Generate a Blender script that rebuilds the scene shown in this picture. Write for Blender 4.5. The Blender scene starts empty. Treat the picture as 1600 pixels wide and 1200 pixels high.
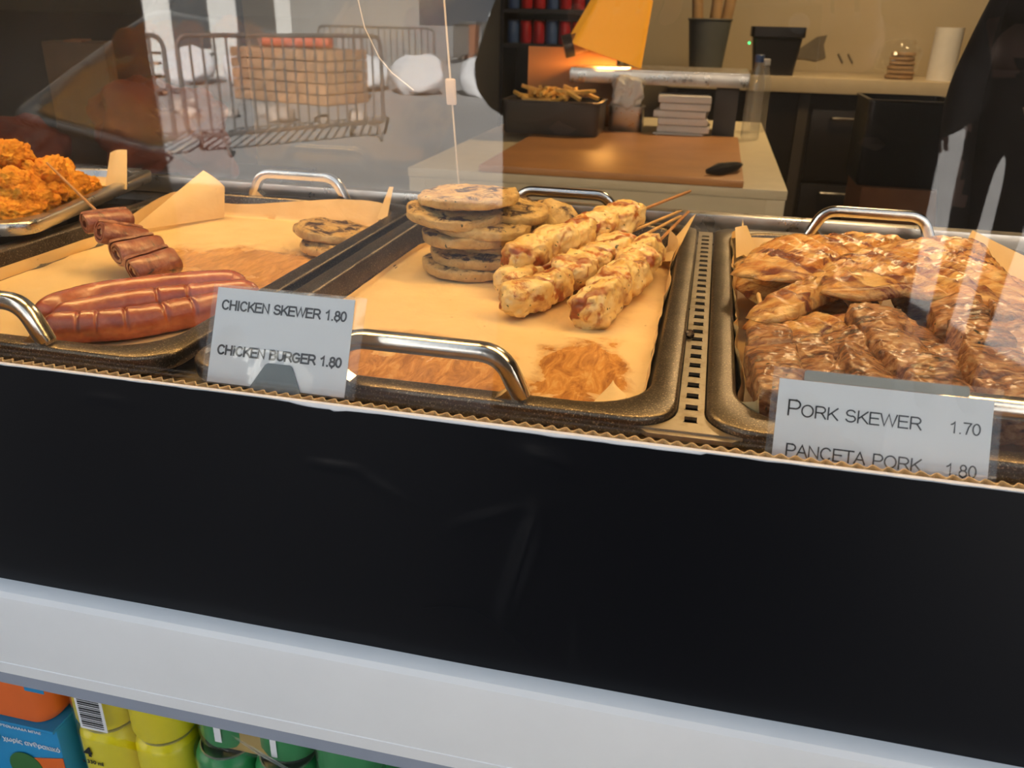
import bpy, bmesh, math, random
from mathutils import Vector, Matrix, Euler, noise
import numpy as np

scene = bpy.context.scene
COL = scene.collection
random.seed(7)

# ------------------------------------------------------------------ camera
cam_d = bpy.data.cameras.new('camera')
cam = bpy.data.objects.new('camera', cam_d)
COL.objects.link(cam)
scene.camera = cam
CAM_R = Vector((0.97362189, 0.22707205, 0.02233154))
CAM_U = Vector((-0.11140016, 0.38766226, 0.91504534))
CAM_F = Vector((-0.19912413, 0.89339591, -0.40273232))
CAM_P = Vector((0.1637, -0.4430, 1.2627))
m = Matrix((CAM_R, CAM_U, -CAM_F)).transposed().to_4x4()
m.translation = CAM_P
cam.matrix_world = m
cam_d.sensor_width = 36.0
cam_d.lens = 1297.4 / 1600 * 36
cam_d.clip_start = 0.005
cam_d.clip_end = 300
cam_d.dof.use_dof = True
cam_d.dof.focus_distance = 0.60
cam_d.dof.aperture_fstop = 15.0

# ------------------------------------------------------------------ world, sun, exposure
w = bpy.data.worlds.new('world')
scene.world = w
w.use_nodes = True
bg = w.node_tree.nodes['Background']
bg.inputs[0].default_value = (0.72, 0.84, 1.0, 1)
bg.inputs[1].default_value = 0.92
sun_d = bpy.data.lights.new('sun', 'SUN')
sun_d.energy = 54.0
sun_d.angle = 0.01
sun_d.color = (1.0, 0.95, 0.88)
sun = bpy.data.objects.new('sun', sun_d)
COL.objects.link(sun)
sun.rotation_euler = Vector((-0.30, -0.84, -0.43)).to_track_quat('-Z', 'Y').to_euler()
vs = scene.view_settings
vs.view_transform = 'Standard'
vs.look = 'None'
vs.exposure = 0.0
vs.gamma = 1.0
vs.use_curve_mapping = False
scene.cycles.max_bounces = 10
scene.cycles.transparent_max_bounces = 24
scene.cycles.caustics_reflective = False
scene.cycles.caustics_refractive = False
scene.cycles.sample_clamp_indirect = 6.0

# ------------------------------------------------------------------ materials
class NT:
    def __init__(s, name):
        s.m = bpy.data.materials.new(name)
        s.m.use_nodes = True
        s.t = s.m.node_tree
        s.b = s.t.nodes['Principled BSDF']
        s.out = s.t.nodes['Material Output']
    def n(s, ty, **kw):
        x = s.t.nodes.new(ty)
        for k, v in kw.items():
            setattr(x, k, v)
        return x
    def l(s, a, b):
        s.t.links.new(a, b)
    def coords(s, scale=(1, 1, 1), rnd=True):
        tc = s.n('ShaderNodeTexCoord')
        mp = s.n('ShaderNodeMapping')
        mp.inputs['Scale'].default_value = scale
        s.l(tc.outputs['Object'], mp.inputs['Vector'])
        if rnd:
            oi = s.n('ShaderNodeObjectInfo')
            mu = s.n('ShaderNodeMath', operation='MULTIPLY')
            mu.inputs[1].default_value = 13.0
            s.l(oi.outputs['Random'], mu.inputs[0])
            s.l(mu.outputs[0], mp.inputs['Location'])
        return mp.outputs[0]
    def noise(s, vec, scale, detail=4, rough=.55, dist=0):
        x = s.n('ShaderNodeTexNoise')
        x.inputs['Scale'].default_value = scale
        x.inputs['Detail'].default_value = detail
        x.inputs['Roughness'].default_value = rough
        x.inputs['Distortion'].default_value = dist
        s.l(vec, x.inputs['Vector'])
        return x.outputs[0]
    def ramp(s, fac, stops, interp='LINEAR'):
        r = s.n('ShaderNodeValToRGB')
        r.color_ramp.interpolation = interp
        e = r.color_ramp.elements
        while len(e) < len(stops):
            e.new(0.5)
        for el, (p, c) in zip(e, stops):
            el.position = p
            el.color = (*c, 1) if len(c) == 3 else c
        s.l(fac, r.inputs[0])
        return r.outputs[0]
    def mask(s, fac, lo, hi):
        x = s.n('ShaderNodeMapRange')
        x.inputs[1].default_value = lo
        x.inputs[2].default_value = hi
        s.l(fac, x.inputs[0])
        return x.outputs[0]
    def mul(s, a, b):
        x = s.n('ShaderNodeMath', operation='MULTIPLY')
        s.l(a, x.inputs[0])
        if isinstance(b, (int, float)):
            x.inputs[1].default_value = b
        else:
            s.l(b, x.inputs[1])
        return x.outputs[0]
    def mix(s, fac, a, b):
        x = s.n('ShaderNodeMix', data_type='RGBA')
        if isinstance(fac, (int, float)):
            x.inputs[0].default_value = fac
        else:
            s.l(fac, x.inputs[0])
        for v, i in ((a, 6), (b, 7)):
            if isinstance(v, (tuple, list)):
                x.inputs[i].default_value = (*v, 1)
            else:
                s.l(v, x.inputs[i])
        return x.outputs[2]
    def color(s, c):
        if isinstance(c, (tuple, list)):
            s.b.inputs['Base Color'].default_value = (*c, 1)
        else:
            s.l(c, s.b.inputs['Base Color'])
        return s
    def set(s, **kw):
        for k, v in kw.items():
            k = {'rough': 'Roughness', 'metal': 'Metallic', 'spec': 'Specular IOR Level', 'coat': 'Coat Weight',
                 'coatr': 'Coat Roughness', 'sss': 'Subsurface Weight', 'sheen': 'Sheen Weight', 'aniso': 'Anisotropic'}[k]
            if isinstance(v, (int, float)):
                s.b.inputs[k].default_value = v
            else:
                s.l(v, s.b.inputs[k])
        return s
    def bump(s, h, strength=.3, dist=.002):
        x = s.n('ShaderNodeBump')
        x.inputs['Strength'].default_value = strength
        x.inputs['Distance'].default_value = dist
        s.l(h, x.inputs['Height'])
        s.l(x.outputs[0], s.b.inputs['Normal'])
        return s

def plain(name, c, rough=.5, metal=0., var=.12, scale=20, spec=.5, bump=0., bscale=60, bdist=.002, **kw):
    t = NT(name)
    v = t.coords()
    nz = t.noise(v, scale)
    d = tuple(max(0, x * (1 - var)) for x in c)
    l = tuple(min(1, x * (1 + var)) for x in c)
    t.color(t.ramp(nz, [(.3, d), (.7, l)]))
    t.set(rough=rough, metal=metal, spec=spec, **kw)
    if bump:
        t.bump(t.noise(v, bscale, 5), bump, bdist)
    return t.m

M = {}
def steel(name, c, r0, r1, sc=(1, 1, 1), dirt=None):
    t = NT(name)
    v = t.coords(sc)
    nz = t.noise(v, 35, 6, .65)
    if dirt:
        t.color(t.mix(t.mask(t.noise(v, 60, 7, .7), .5, .72), c, dirt))
    else:
        t.color(t.ramp(nz, [(.3, tuple(x * .85 for x in c)), (.7, c)]))
    t.set(metal=1., rough=t.mask(nz, .3, .7))
    mr = t.b.inputs['Roughness'].links[0].from_node
    mr.inputs[3].default_value = r0
    mr.inputs[4].default_value = r1
    t.bump(t.noise(v, 220, 4), .08, .001)
    return t.m
def mk_rim():
    t = NT('worn_tray_steel')
    v = t.coords()
    sp = t.mask(t.noise(v, 900, 3, .6), .56, .70)
    big = t.noise(v, 22, 5, .6)
    base = t.ramp(big, [(.3, (.085, .070, .055)), (.6, (.15, .125, .10)), (.8, (.22, .19, .15))])
    t.color(t.mix(sp, base, (.55, .45, .32)))
    t.set(metal=1., rough=.36)
    t.bump(t.noise(v, 700, 3), .25, .0006)
    return t.m
M['steel'] = steel('brushed_steel', (.62, .60, .57), .22, .42, (1, 1, 1))
M['tray'] = mk_rim()
M['chrome'] = steel('polished_steel', (.70, .68, .65), .12, .26, (1, 1, 1))
M['deck'] = steel('deck_steel', (.20, .18, .15), .25, .45, (1, 1, 1), (.07, .05, .03))
M['vent'] = steel('vent_steel', (.42, .37, .30), .32, .5, (1, 1, 1), (.25, .2, .14))
M['slot_shade'] = NT('black_slot_shade').color((.0015, .0013, .0012)).set(rough=.9, spec=.02).m  # near-black, paints the shade seen through the vent slots
M['dark_well'] = plain('dark_well', (.02, .018, .016), .5)
M['black_vinyl'] = NT('black_vinyl').color((.0042, .0046, .0062)).set(rough=.36, spec=.20).m
M['white_core'] = plain('white_core', (.80, .80, .80), .7, var=.05)
M['cardboard'] = plain('corrugated_card', (.62, .40, .17), .6, var=.2, scale=150)
M['white_laminate'] = plain('white_laminate', (.78, .79, .79), .35, var=.02, spec=.4)
M['shaded_lip'] = plain('grey_blue_shaded_lip', (.30, .34, .42), .5, var=.04)  # shade under the white ledge put into the colour

def mk_glass(name, dust):
    t = NT(name)
    t.t.nodes.remove(t.b)
    fr = t.n('ShaderNodeFresnel')
    ge = t.n('ShaderNodeNewGeometry')
    mr = t.n('ShaderNodeMapRange')
    mr.inputs[3].default_value = 1.5
    mr.inputs[4].default_value = 1 / 1.5
    t.l(ge.outputs['Backfacing'], mr.inputs[0])
    t.l(mr.outputs[0], fr.inputs['IOR'])
    tr = t.n('ShaderNodeBsdfTransparent')
    tr.inputs[0].default_value = (.985, .99, .985, 1)
    gl = t.n('ShaderNodeBsdfGlossy')
    gl.inputs['Roughness'].default_value = 0.0
    gl.inputs['Color'].default_value = (1, 1, 1, 1)
    mx = t.n('ShaderNodeMixShader')
    t.l(fr.outputs[0], mx.inputs[0])
    t.l(tr.outputs[0], mx.inputs[1])
    t.l(gl.outputs[0], mx.inputs[2])
    df = t.n('ShaderNodeBsdfDiffuse')
    df.inputs[0].default_value = (.8, .78, .75, 1)
    tl = t.n('ShaderNodeBsdfTranslucent')
    tl.inputs[0].default_value = (.8, .78, .75, 1)
    m2 = t.n('ShaderNodeMixShader')
    m2.inputs[0].default_value = .5
    t.l(df.outputs[0], m2.inputs[1])
    t.l(tl.outputs[0], m2.inputs[2])
    v = t.coords()
    nz = t.noise(v, 9, 6, .65)
    k = t.n('ShaderNodeMapRange')
    k.inputs[1].default_value = .35
    k.inputs[2].default_value = .75
    k.inputs[3].default_value = dust * .5
    k.inputs[4].default_value = dust
    t.l(nz, k.inputs[0])
    m3 = t.n('ShaderNodeMixShader')
    t.l(k.outputs[0], m3.inputs[0])
    t.l(mx.outputs[0], m3.inputs[1])
    t.l(m2.outputs[0], m3.inputs[2])
    t.l(m3.outputs[0], t.out.inputs[0])
    return t.m
M['glass_hazy'] = mk_glass('hazy_glass', .030)
M['glass'] = mk_glass('clear_glass', .006)
M['film'] = mk_glass('clear_film', .05)
M['clip'] = plain('milky_clip', (.62, .48, .36), .4, var=.1)
M['glass_edge'] = NT('glass_edge').color((.75, .62, .45)).set(rough=.25).m

def mk_paper(name, stains):
    t = NT(name)
    v = t.coords(rnd=False)
    base = t.ramp(t.noise(v, 14, 5, .6), [(.3, (.76, .53, .23)), (.7, (.84, .63, .32))])
    oil = None
    for (cx, cy, rx, ry, th) in stains:
        tc = t.n('ShaderNodeTexCoord')
        mp = t.n('ShaderNodeMapping', vector_type='TEXTURE')
        mp.inputs['Location'].default_value = (cx, cy, 0)
        mp.inputs['Scale'].default_value = (rx, ry, 1)
        t.l(tc.outputs['Object'], mp.inputs[0])
        sx = t.n('ShaderNodeVectorMath', operation='MULTIPLY')
        sx.inputs[1].default_value = (1, 1, 0)
        t.l(mp.outputs[0], sx.inputs[0])
        ln = t.n('ShaderNodeVectorMath', operation='LENGTH')
        t.l(sx.outputs[0], ln.inputs[0])
        nz = t.noise(v, 28, 6, .6, .6)
        ad = t.n('ShaderNodeMath', operation='MULTIPLY_ADD')
        t.l(nz, ad.inputs[0])
        ad.inputs[1].default_value = 1.6
        ad.inputs[2].default_value = -.8
        a2 = t.n('ShaderNodeMath', operation='ADD')
        t.l(ad.outputs[0], a2.inputs[0])
        t.l(ln.outputs['Value'], a2.inputs[1])
        mk = t.n('ShaderNodeMapRange')
        mk.inputs[1].default_value = 1.0
        mk.inputs[2].default_value = .75
        mk.inputs[4].default_value = th
        t.l(a2.outputs[0], mk.inputs[0])
        if oil is None:
            oil = mk.outputs[0]
        else:
            x = t.n('ShaderNodeMath', operation='MAXIMUM')
            t.l(oil, x.inputs[0])
            t.l(mk.outputs[0], x.inputs[1])
            oil = x.outputs[0]
    col = base
    if oil is not None:
        st = t.coords((10, 3, 10), rnd=False)
        deep = t.ramp(t.noise(st, 9, 6, .7, 1.2), [(.38, (.36, .13, .025)), (.55, (.62, .27, .055)), (.66, (.72, .40, .12))])
        col = t.mix(oil, base, deep)
        rg = t.n('ShaderNodeMapRange')
        rg.inputs[3].default_value = .55
        rg.inputs[4].default_value = .18
        t.l(oil, rg.inputs[0])
        t.set(rough=rg.outputs[0])
    else:
        t.set(rough=.5)
    sp = t.mask(t.noise(v, 160, 3, .5), .72, .78)
    col = t.mix(t.mul(sp, .7), col, (.25, .10, .03))
    t.color(col)
    t.bump(t.noise(v, 22, 5, .6, .8), .35, .004)
    return t.m
M['paper_left'] = mk_paper('parchment_greasy', [(-.285, .315, .13, .065, .75), (-.22, .24, .06, .06, .8)])
M['paper_mid'] = mk_paper('parchment_oily', [(.088, .125, .042, .075, .95), (-.03, .075, .12, .065, .9), (-.06, .15, .05, .02, .35), (.06, .30, .07, .09, .25)])
M['paper_plain'] = mk_paper('parchment_clean', [])

def mk_meat(name, stops, scale, char=None, char_lo=.55, char_hi=.65, char_scale=25, topmask=False, rough=.42, stretch=(1, 1, 1),
            bstr=.6, bscale=90, bdist=.003, herbs=None, coat=.25, sss=.08, marks=None):
    t = NT(name)
    v = t.coords(stretch)
    v0 = t.coords()
    col = t.ramp(t.noise(v, scale, 6, .62, .3), stops)
    if char:
        mk = t.mask(t.noise(v, char_scale, 7, .66, .5), char_lo, char_hi)
        if topmask:
            ge = t.n('ShaderNodeNewGeometry')
            vt = t.n('ShaderNodeVectorTransform', vector_type='NORMAL', convert_from='WORLD', convert_to='OBJECT')
            t.l(ge.outputs['Normal'], vt.inputs[0])
            sp = t.n('ShaderNodeSeparateXYZ')
            t.l(vt.outputs[0], sp.inputs[0])
            ab = t.n('ShaderNodeMath', operation='ABSOLUTE')
            t.l(sp.outputs[2], ab.inputs[0])
            mk = t.mul(mk, t.mask(ab.outputs[0], .72, .95))
        col = t.mix(mk, col, char)
    if marks:
        mv = t.coords((1, 1, 1))
        wv = t.n('ShaderNodeTexWave', wave_type='BANDS', bands_direction='DIAGONAL')
        wv.inputs['Scale'].default_value = marks[0]
        wv.inputs['Distortion'].default_value = 6
        wv.inputs['Detail'].default_value = 3
        wv.inputs['Detail Scale'].default_value = 2.0
        t.l(mv, wv.inputs[0])
        mk = t.mul(t.mask(wv.outputs[1], .62, .86), t.mask(t.noise(mv, 30, 4), .42, .6))
        col = t.mix(mk, col, marks[1])
    if herbs:
        hk = t.mask(t.noise(v0, 210, 2, .4), .69, .73)
        col = t.mix(hk, col, herbs)
    t.color(col)
    t.set(rough=rough, coat=coat, coatr=.25, sss=sss)
    t.b.inputs['Subsurface Radius'].default_value = (.006, .003, .0015)
    h = t.noise(v, bscale, 7, .68, .4)
    t.bump(h, bstr, bdist)
    return t.m
M['patty'] = mk_meat('grilled_patty', [(.3, (.44, .25, .07)), (.5, (.62, .40, .13)), (.75, (.76, .54, .22))], 60,
                     char=(.045, .014, .008), char_lo=.48, char_hi=.58, char_scale=50, topmask=True, rough=.5, bstr=.9, bscale=110, bdist=.004, herbs=(.10, .09, .03))
M['chicken'] = mk_meat('grilled_chicken', [(.28, (.66, .36, .08)), (.45, (.80, .55, .19)), (.7, (.88, .70, .34))], 48,
                       char=(.46, .13, .02), char_lo=.53, char_hi=.63, char_scale=55, rough=.34, bstr=.6, bscale=170, bdist=.0015, herbs=(.10, .10, .03), marks=(15, (.30, .07, .015)), sss=.03)
M['pork'] = mk_meat('grilled_pork', [(.32, (.085, .026, .010)), (.43, (.26, .088, .026)), (.53, (.47, .20, .065)), (.66, (.64, .36, .15))], 85,
                    char=(.045, .014, .007), char_lo=.56, char_hi=.68, char_scale=60, stretch=(1.5, .55, 1.1), rough=.26, bstr=1.0, bscale=260, bdist=.003, herbs=(.04, .036, .018), coat=.55, sss=0)
M['steak'] = mk_meat('grilled_panceta', [(.32, (.36, .10, .02)), (.43, (.62, .25, .05)), (.54, (.80, .43, .115)), (.72, (.88, .58, .21))], 60,
                     char=(.19, .035, .010), char_lo=.53, char_hi=.64, char_scale=40, stretch=(.5, 1.5, 1), rough=.24, bstr=1.0, bscale=170, bdist=.004, coat=.6, marks=(13, (.20, .038, .010)), sss=0)
M['sausage'] = mk_meat('glossy_sausage', [(.3, (.28, .05, .022)), (.55, (.44, .10, .04)), (.8, (.60, .20, .08))], 60,
                       char=(.06, .02, .015), char_lo=.68, char_hi=.74, char_scale=60, rough=.22, bstr=.45, bscale=120, bdist=.002, coat=.8)
M['bacon'] = mk_meat('bacon_wrap', [(.3, (.16, .04, .022)), (.5, (.33, .10, .05)), (.75, (.55, .25, .13))], 60,
                     char=(.03, .014, .012), char_lo=.56, char_hi=.66, char_scale=45, stretch=(.5, 1.8, 1.8), rough=.3, bstr=.5, coat=.5)
M['bacon_fill'] = mk_meat('bacon_filling', [(.3, (.5, .28, .12)), (.7, (.74, .50, .27))], 60, rough=.4)
M['nugget'] = mk_meat('breaded_nugget', [(.28, (.66, .19, .010)), (.5, (.90, .36, .022)), (.75, (1.0, .52, .05))], 120,
                      rough=.7, bstr=1.0, bscale=260, bdist=.003, coat=0)
M['fries'] = plain('fried_potato', (.85, .50, .12), .5, var=.2, scale=60)
M['stick'] = plain('bamboo_stick', (.62, .38, .14), .55, var=.2, scale=90)
M['stick_dark'] = plain('toasted_bamboo', (.42, .20, .07), .55, var=.25, scale=90)
M['crumb'] = plain('burnt_crumb', (.03, .012, .008), .5, var=.4, scale=300)
M['card_paper'] = plain('printed_paper', (.86, .86, .87), .6, var=.015)
M['ink'] = NT('black_ink').color((.012, .012, .014)).set(rough=.6).m
M['ink_grey'] = NT('grey_ink').color((.05, .05, .05)).set(rough=.6).m
M['ink_white'] = NT('white_ink').color((.85, .87, .9)).set(rough=.6).m
M['tab'] = plain('grey_plastic_tab', (.13, .16, .17), .35, var=.05)
M['strip'] = plain('translucent_grey_strip', (.36, .34, .28), .4, var=.1)
M['table_white'] = plain('cream_laminate', (.72, .62, .42), .45, var=.04)
M['board'] = plain('copper_board', (.55, .26, .09), .42, var=.12, scale=6)
M['black_plastic'] = plain('black_plastic', (.012, .012, .013), .4, var=.1)
M['pan_dark'] = plain('dark_pan', (.06, .055, .05), .35, var=.1)
M['napkin'] = plain('paper_napkin', (.78, .76, .72), .8, var=.04)
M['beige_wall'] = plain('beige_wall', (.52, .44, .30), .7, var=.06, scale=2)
M['beige_top'] = plain('beige_counter', (.60, .50, .34), .5, var=.05)
M['smear'] = plain('wall_smear', (.17, .15, .12), .8, var=.1)
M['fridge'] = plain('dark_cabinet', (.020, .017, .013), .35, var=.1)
M['fridge_frame'] = plain('cabinet_frame', (.075, .065, .05), .4, var=.1)
M['kraft'] = plain('brown_cardboard', (.30, .13, .06), .75, var=.12)
M['kraft_dim'] = plain('dark_tan_cardboard', (.13, .075, .035), .8, var=.15)
M['kraft_light'] = plain('light_cardboard', (.42, .26, .12), .75, var=.12)
M['rust_cloth'] = plain('rust_cloth', (.20, .042, .014), .85, var=.4, scale=7)
M['amber_metal'] = None
M['clear_plastic'] = mk_glass('bottle_plastic', .28)
M['grey_bin'] = plain('grey_bucket', (.10, .11, .11), .5, var=.08)
M['bread'] = plain('wrapped_flatbread', (.42, .26, .13), .7, var=.25, scale=30)
M['cloth_black'] = plain('black_clothing', (.008, .008, .010), .85, var=.2, scale=12, spec=.2)
M['cloth_dark'] = plain('dark_jacket', (.016, .015, .015), .85, var=.2, scale=12, spec=.2)
M['skin'] = plain('skin', (.50, .28, .19), .5, var=.08)
M['hair'] = plain('dark_hair', (.02, .014, .010), .6, var=.3, scale=60)
M['pavement'] = plain('pavement', (.31, .30, .295), .9, var=.12, scale=1.2, bump=.2, bscale=40)
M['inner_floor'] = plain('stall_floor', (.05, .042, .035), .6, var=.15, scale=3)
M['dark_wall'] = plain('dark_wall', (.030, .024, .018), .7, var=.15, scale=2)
M['ceiling'] = plain('stall_ceiling', (.25, .23, .20), .8, var=.05)
M['galv'] = plain('weathered_barrier_tube', (.085, .075, .07), .6, var=.2, scale=9)
M['timber'] = plain('old_timber', (.30, .17, .10), .8, var=.3, scale=6)
M['white_plank'] = plain('white_plank', (.62, .60, .58), .8, var=.2, scale=5)
M['sack'] = plain('white_sack', (.64, .64, .66), .8, var=.15, scale=4, bump=.4, bscale=14, bdist=.02)
M['rubble'] = plain('rubble', (.30, .25, .22), .9, var=.35, scale=8)
M['red_pipe'] = plain('red_pipe', (.42, .10, .06), .6, var=.15)
M['bin_brown'] = plain('brown_bin', (.17, .058, .024), .6, var=.12)
M['bin_dark'] = plain('dark_bin', (.05, .052, .055), .6, var=.12)
M['car_white'] = plain('white_car_paint', (.72, .74, .76), .25, var=.03)
M['car_glass'] = plain('car_glass', (.03, .04, .05), .08, var=.05)
M['tyre'] = plain('tyre', (.015, .015, .015), .8)
M['facade'] = plain('pale_facade', (.42, .42, .41), .85, var=.08, scale=1)
M['facade_tan'] = plain('tan_facade', (.30, .25, .20), .85, var=.1, scale=1)
M['window_dark'] = plain('facade_window', (.05, .055, .06), .2, var=.1)
M['can_yellow'] = plain('yellow_can', (.92, .78, .008), .32, var=.03)
M['can_green'] = plain('green_can', (.035, .29, .09), .32, var=.05)
M['can_red'] = plain('red_can', (.45, .015, .02), .3, var=.05)
M['can_blue'] = plain('blue_can', (.06, .12, .30), .3, var=.05)
M['orange_carton'] = plain('orange_carton', (.85, .16, .022), .4, var=.04)
M['blue_carton'] = plain('blue_carton', (.02, .29, .60), .4, var=.04)
M['aluminium'] = plain('can_lid', (.62, .60, .56), .3, metal=.9, var=.06)
M['gold_card'] = plain('gold_card', (.50, .34, .10), .5, var=.1)
M['green_ink'] = NT('green_print').color((.04, .16, .04)).set(rough=.5).m
M['red_ink'] = NT('red_print').color((.55, .03, .02)).set(rough=.5).m
M['shelf_grey'] = plain('shelf_grey', (.12, .12, .13), .5)

def emis(name, c, s):
    t = NT(name)
    t.color(c)
    t.b.inputs['Emission Color'].default_value = (*c, 1)
    t.b.inputs['Emission Strength'].default_value = s
    return t.m
M['bulb'] = emis('lamp_glow', (1.0, .62, .22), 12)
M['amber_metal'] = emis('amber_lamp_shade', (.90, .34, .02), .55)
M['led'] = emis('green_led', (.05, 1.0, .25), 3)

# ------------------------------------------------------------------ mesh helpers
class MB:
    def __init__(s):
        s.v = []
        s.f = []
    def add(s, vs, fs):
        o = len(s.v)
        s.v.extend([tuple(p) for p in vs])
        s.f.extend([tuple(i + o for i in f) for f in fs])
        return s
    def box(s, c, d, rot=None, bev=0.):
        bm = bmesh.new()
        bmesh.ops.create_cube(bm, size=1)
        bmesh.ops.scale(bm, vec=d, verts=bm.verts)
        if bev:
            bmesh.ops.bevel(bm, geom=bm.edges[:], offset=bev, segments=2, affect='EDGES', profile=.6)
        if rot:
            bmesh.ops.rotate(bm, cent=(0, 0, 0), matrix=Euler(rot).to_matrix(), verts=bm.verts)
        bmesh.ops.translate(bm, vec=c, verts=bm.verts)
        bm.verts.index_update()
        s.add([v.co[:] for v in bm.verts], [[v.index for v in f.verts] for f in bm.faces])
        bm.free()
        return s
    def tube(s, path, rad, n=10, cap=True, sq=None, up=(0, 0, 1)):
        path = [Vector(p) for p in path]
        if not isinstance(rad, (list, tuple)):
            rad = [rad] * len(path)
        loops = []
        for i, p in enumerate(path):
            a = path[max(0, i - 1)]
            b = path[min(len(path) - 1, i + 1)]
            t = (b - a).normalized()
            u = Vector(up)
            if abs(t.dot(u)) > .95:
                u = Vector((0, 1, 0)) if abs(t.y) < .9 else Vector((1, 0, 0))
            x = t.cross(u).normalized()
            y = x.cross(t)
            lp = []
            for k in range(n):
                th = 2 * math.pi * (k + .5) / n
                c, q = math.cos(th), math.sin(th)
                if sq:
                    c = math.copysign(abs(c) ** sq, c)
                    q = math.copysign(abs(q) ** sq, q)
                lp.append(p + x * (c * rad[i]) + y * (q * rad[i]))
            loops.append(lp)
        return s.loft(loops, cap, cap)
    def loft(s, loops, cap0=False, cap1=False, close=True):
        n = len(loops[0])
        vs = [p for lp in loops for p in lp]
        fs = []
        for i in range(len(loops) - 1):
            for k in range(n if close else n - 1):
                k2 = (k + 1) % n
                fs.append((i * n + k, i * n + k2, (i + 1) * n + k2, (i + 1) * n + k))
        if cap0:
            fs.append(tuple(range(n - 1, -1, -1)))
        if cap1:
            fs.append(tuple(range((len(loops) - 1) * n, len(loops) * n)))
        return s.add(vs, fs)
    def lathe(s, prof, c=(0, 0, 0), n=24, cap0=False, cap1=False):
        loops = [[(c[0] + r * math.cos(2 * math.pi * k / n), c[1] + r * math.sin(2 * math.pi * k / n), c[2] + z) for k in range(n)] for r, z in prof]
        return s.loft(loops, cap0, cap1)
    def prism(s, poly, a, b, axis='z'):
        n = len(poly)
        def P(p, h):
            return {'z': (p[0], p[1], h), 'y': (p[0], h, p[1]), 'x': (h, p[0], p[1])}[axis]
        return s.add([P(p, a) for p in poly] + [P(p, b) for p in poly],
                     [tuple(range(n - 1, -1, -1)), tuple(range(n, 2 * n))] + [(k, (k + 1) % n, n + (k + 1) % n, n + k) for k in range(n)])
    def mesh(s, name, smooth=True, ang=.65):
        me = bpy.data.meshes.new(name)
        me.from_pydata(s.v, [], s.f)
        bm = bmesh.new()
        bm.from_mesh(me)
        bmesh.ops.recalc_face_normals(bm, faces=bm.faces)
        bm.to_mesh(me)
        bm.free()
        if smooth:
            me.polygons.foreach_set('use_smooth', [True] * len(me.polygons))
            me.set_sharp_from_angle(angle=ang)
        return me
    def build(s, name, mat, parent=None, loc=(0, 0, 0), rot=(0, 0, 0), smooth=True, ang=.65):
        return obj(name, s.mesh(name, smooth, ang), mat, parent, loc, rot)

def obj(name, me, mat, parent=None, loc=(0, 0, 0), rot=(0, 0, 0)):
    o = bpy.data.objects.new(name, me)
    COL.objects.link(o)
    if mat:
        me.materials.clear()
        me.materials.append(M[mat] if isinstance(mat, str) else mat)
    o.location = loc
    o.rotation_euler = rot
    o.parent = parent
    return o
def tag(o, label=None, cat=None, group=None, kind=None):
    if label: o['label'] = label
    if cat: o['category'] = cat
    if group: o['group'] = group
    if kind: o['kind'] = kind
    return o
def thing(name, label, cat, loc=(0, 0, 0), rot=(0, 0, 0), group=None):
    o = bpy.data.objects.new(name, None)
    COL.objects.link(o)
    o.location = loc
    o.rotation_euler = rot
    o.empty_display_size = .02
    return tag(o, label, cat, group)
def copy_tree(o, parent=None):
    c = o.copy()
    COL.objects.link(c)
    c.parent = parent
    for ch in list(o.children):
        copy_tree(ch, c)
    return c
def struct(o):
    o['kind'] = 'structure'
    return o
def text_mesh(s, width, height, thick=.0001, bold=0., mat='ink', name='lettering', parent=None, loc=(0, 0, 0), rot=(0, 0, 0), align='L'):
    cu = bpy.data.curves.new('lettering', 'FONT')
    cu.body = s
    cu.size = 1
    cu.offset = bold
    cu.extrude = .001
    cu.resolution_u = 4
    ob = bpy.data.objects.new('lettering_source', cu)
    COL.objects.link(ob)
    bpy.context.view_layer.update()
    dg = bpy.context.evaluated_depsgraph_get()
    me = bpy.data.meshes.new_from_object(ob.evaluated_get(dg))
    bpy.data.objects.remove(ob)
    co = np.zeros(len(me.vertices) * 3)
    me.vertices.foreach_get('co', co)
    co = co.reshape(-1, 3)
    lo, hi = co.min(0), co.max(0)
    base = lo[1] if not any(ch in s for ch in ',ςρχμ') else 0
    sx = width / (hi[0] - lo[0])
    sy = height / ((hi[1] - base))
    co[:, 0] = (co[:, 0] - lo[0]) * sx
    co[:, 1] = (co[:, 1] - base) * sy
    co[:, 2] = co[:, 2] / .001 * thick
    me.vertices.foreach_set('co', co.ravel())
    me.update()
    return obj(name, me, mat, parent, loc, rot)

def _arc(cx, cy, rx, ry, a0, a1, n=10):
    return [(cx + rx * math.cos(math.radians(a0 + (a1 - a0) * k / n)), cy + ry * math.sin(math.radians(a0 + (a1 - a0) * k / n))) for k in range(n + 1)]
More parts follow.
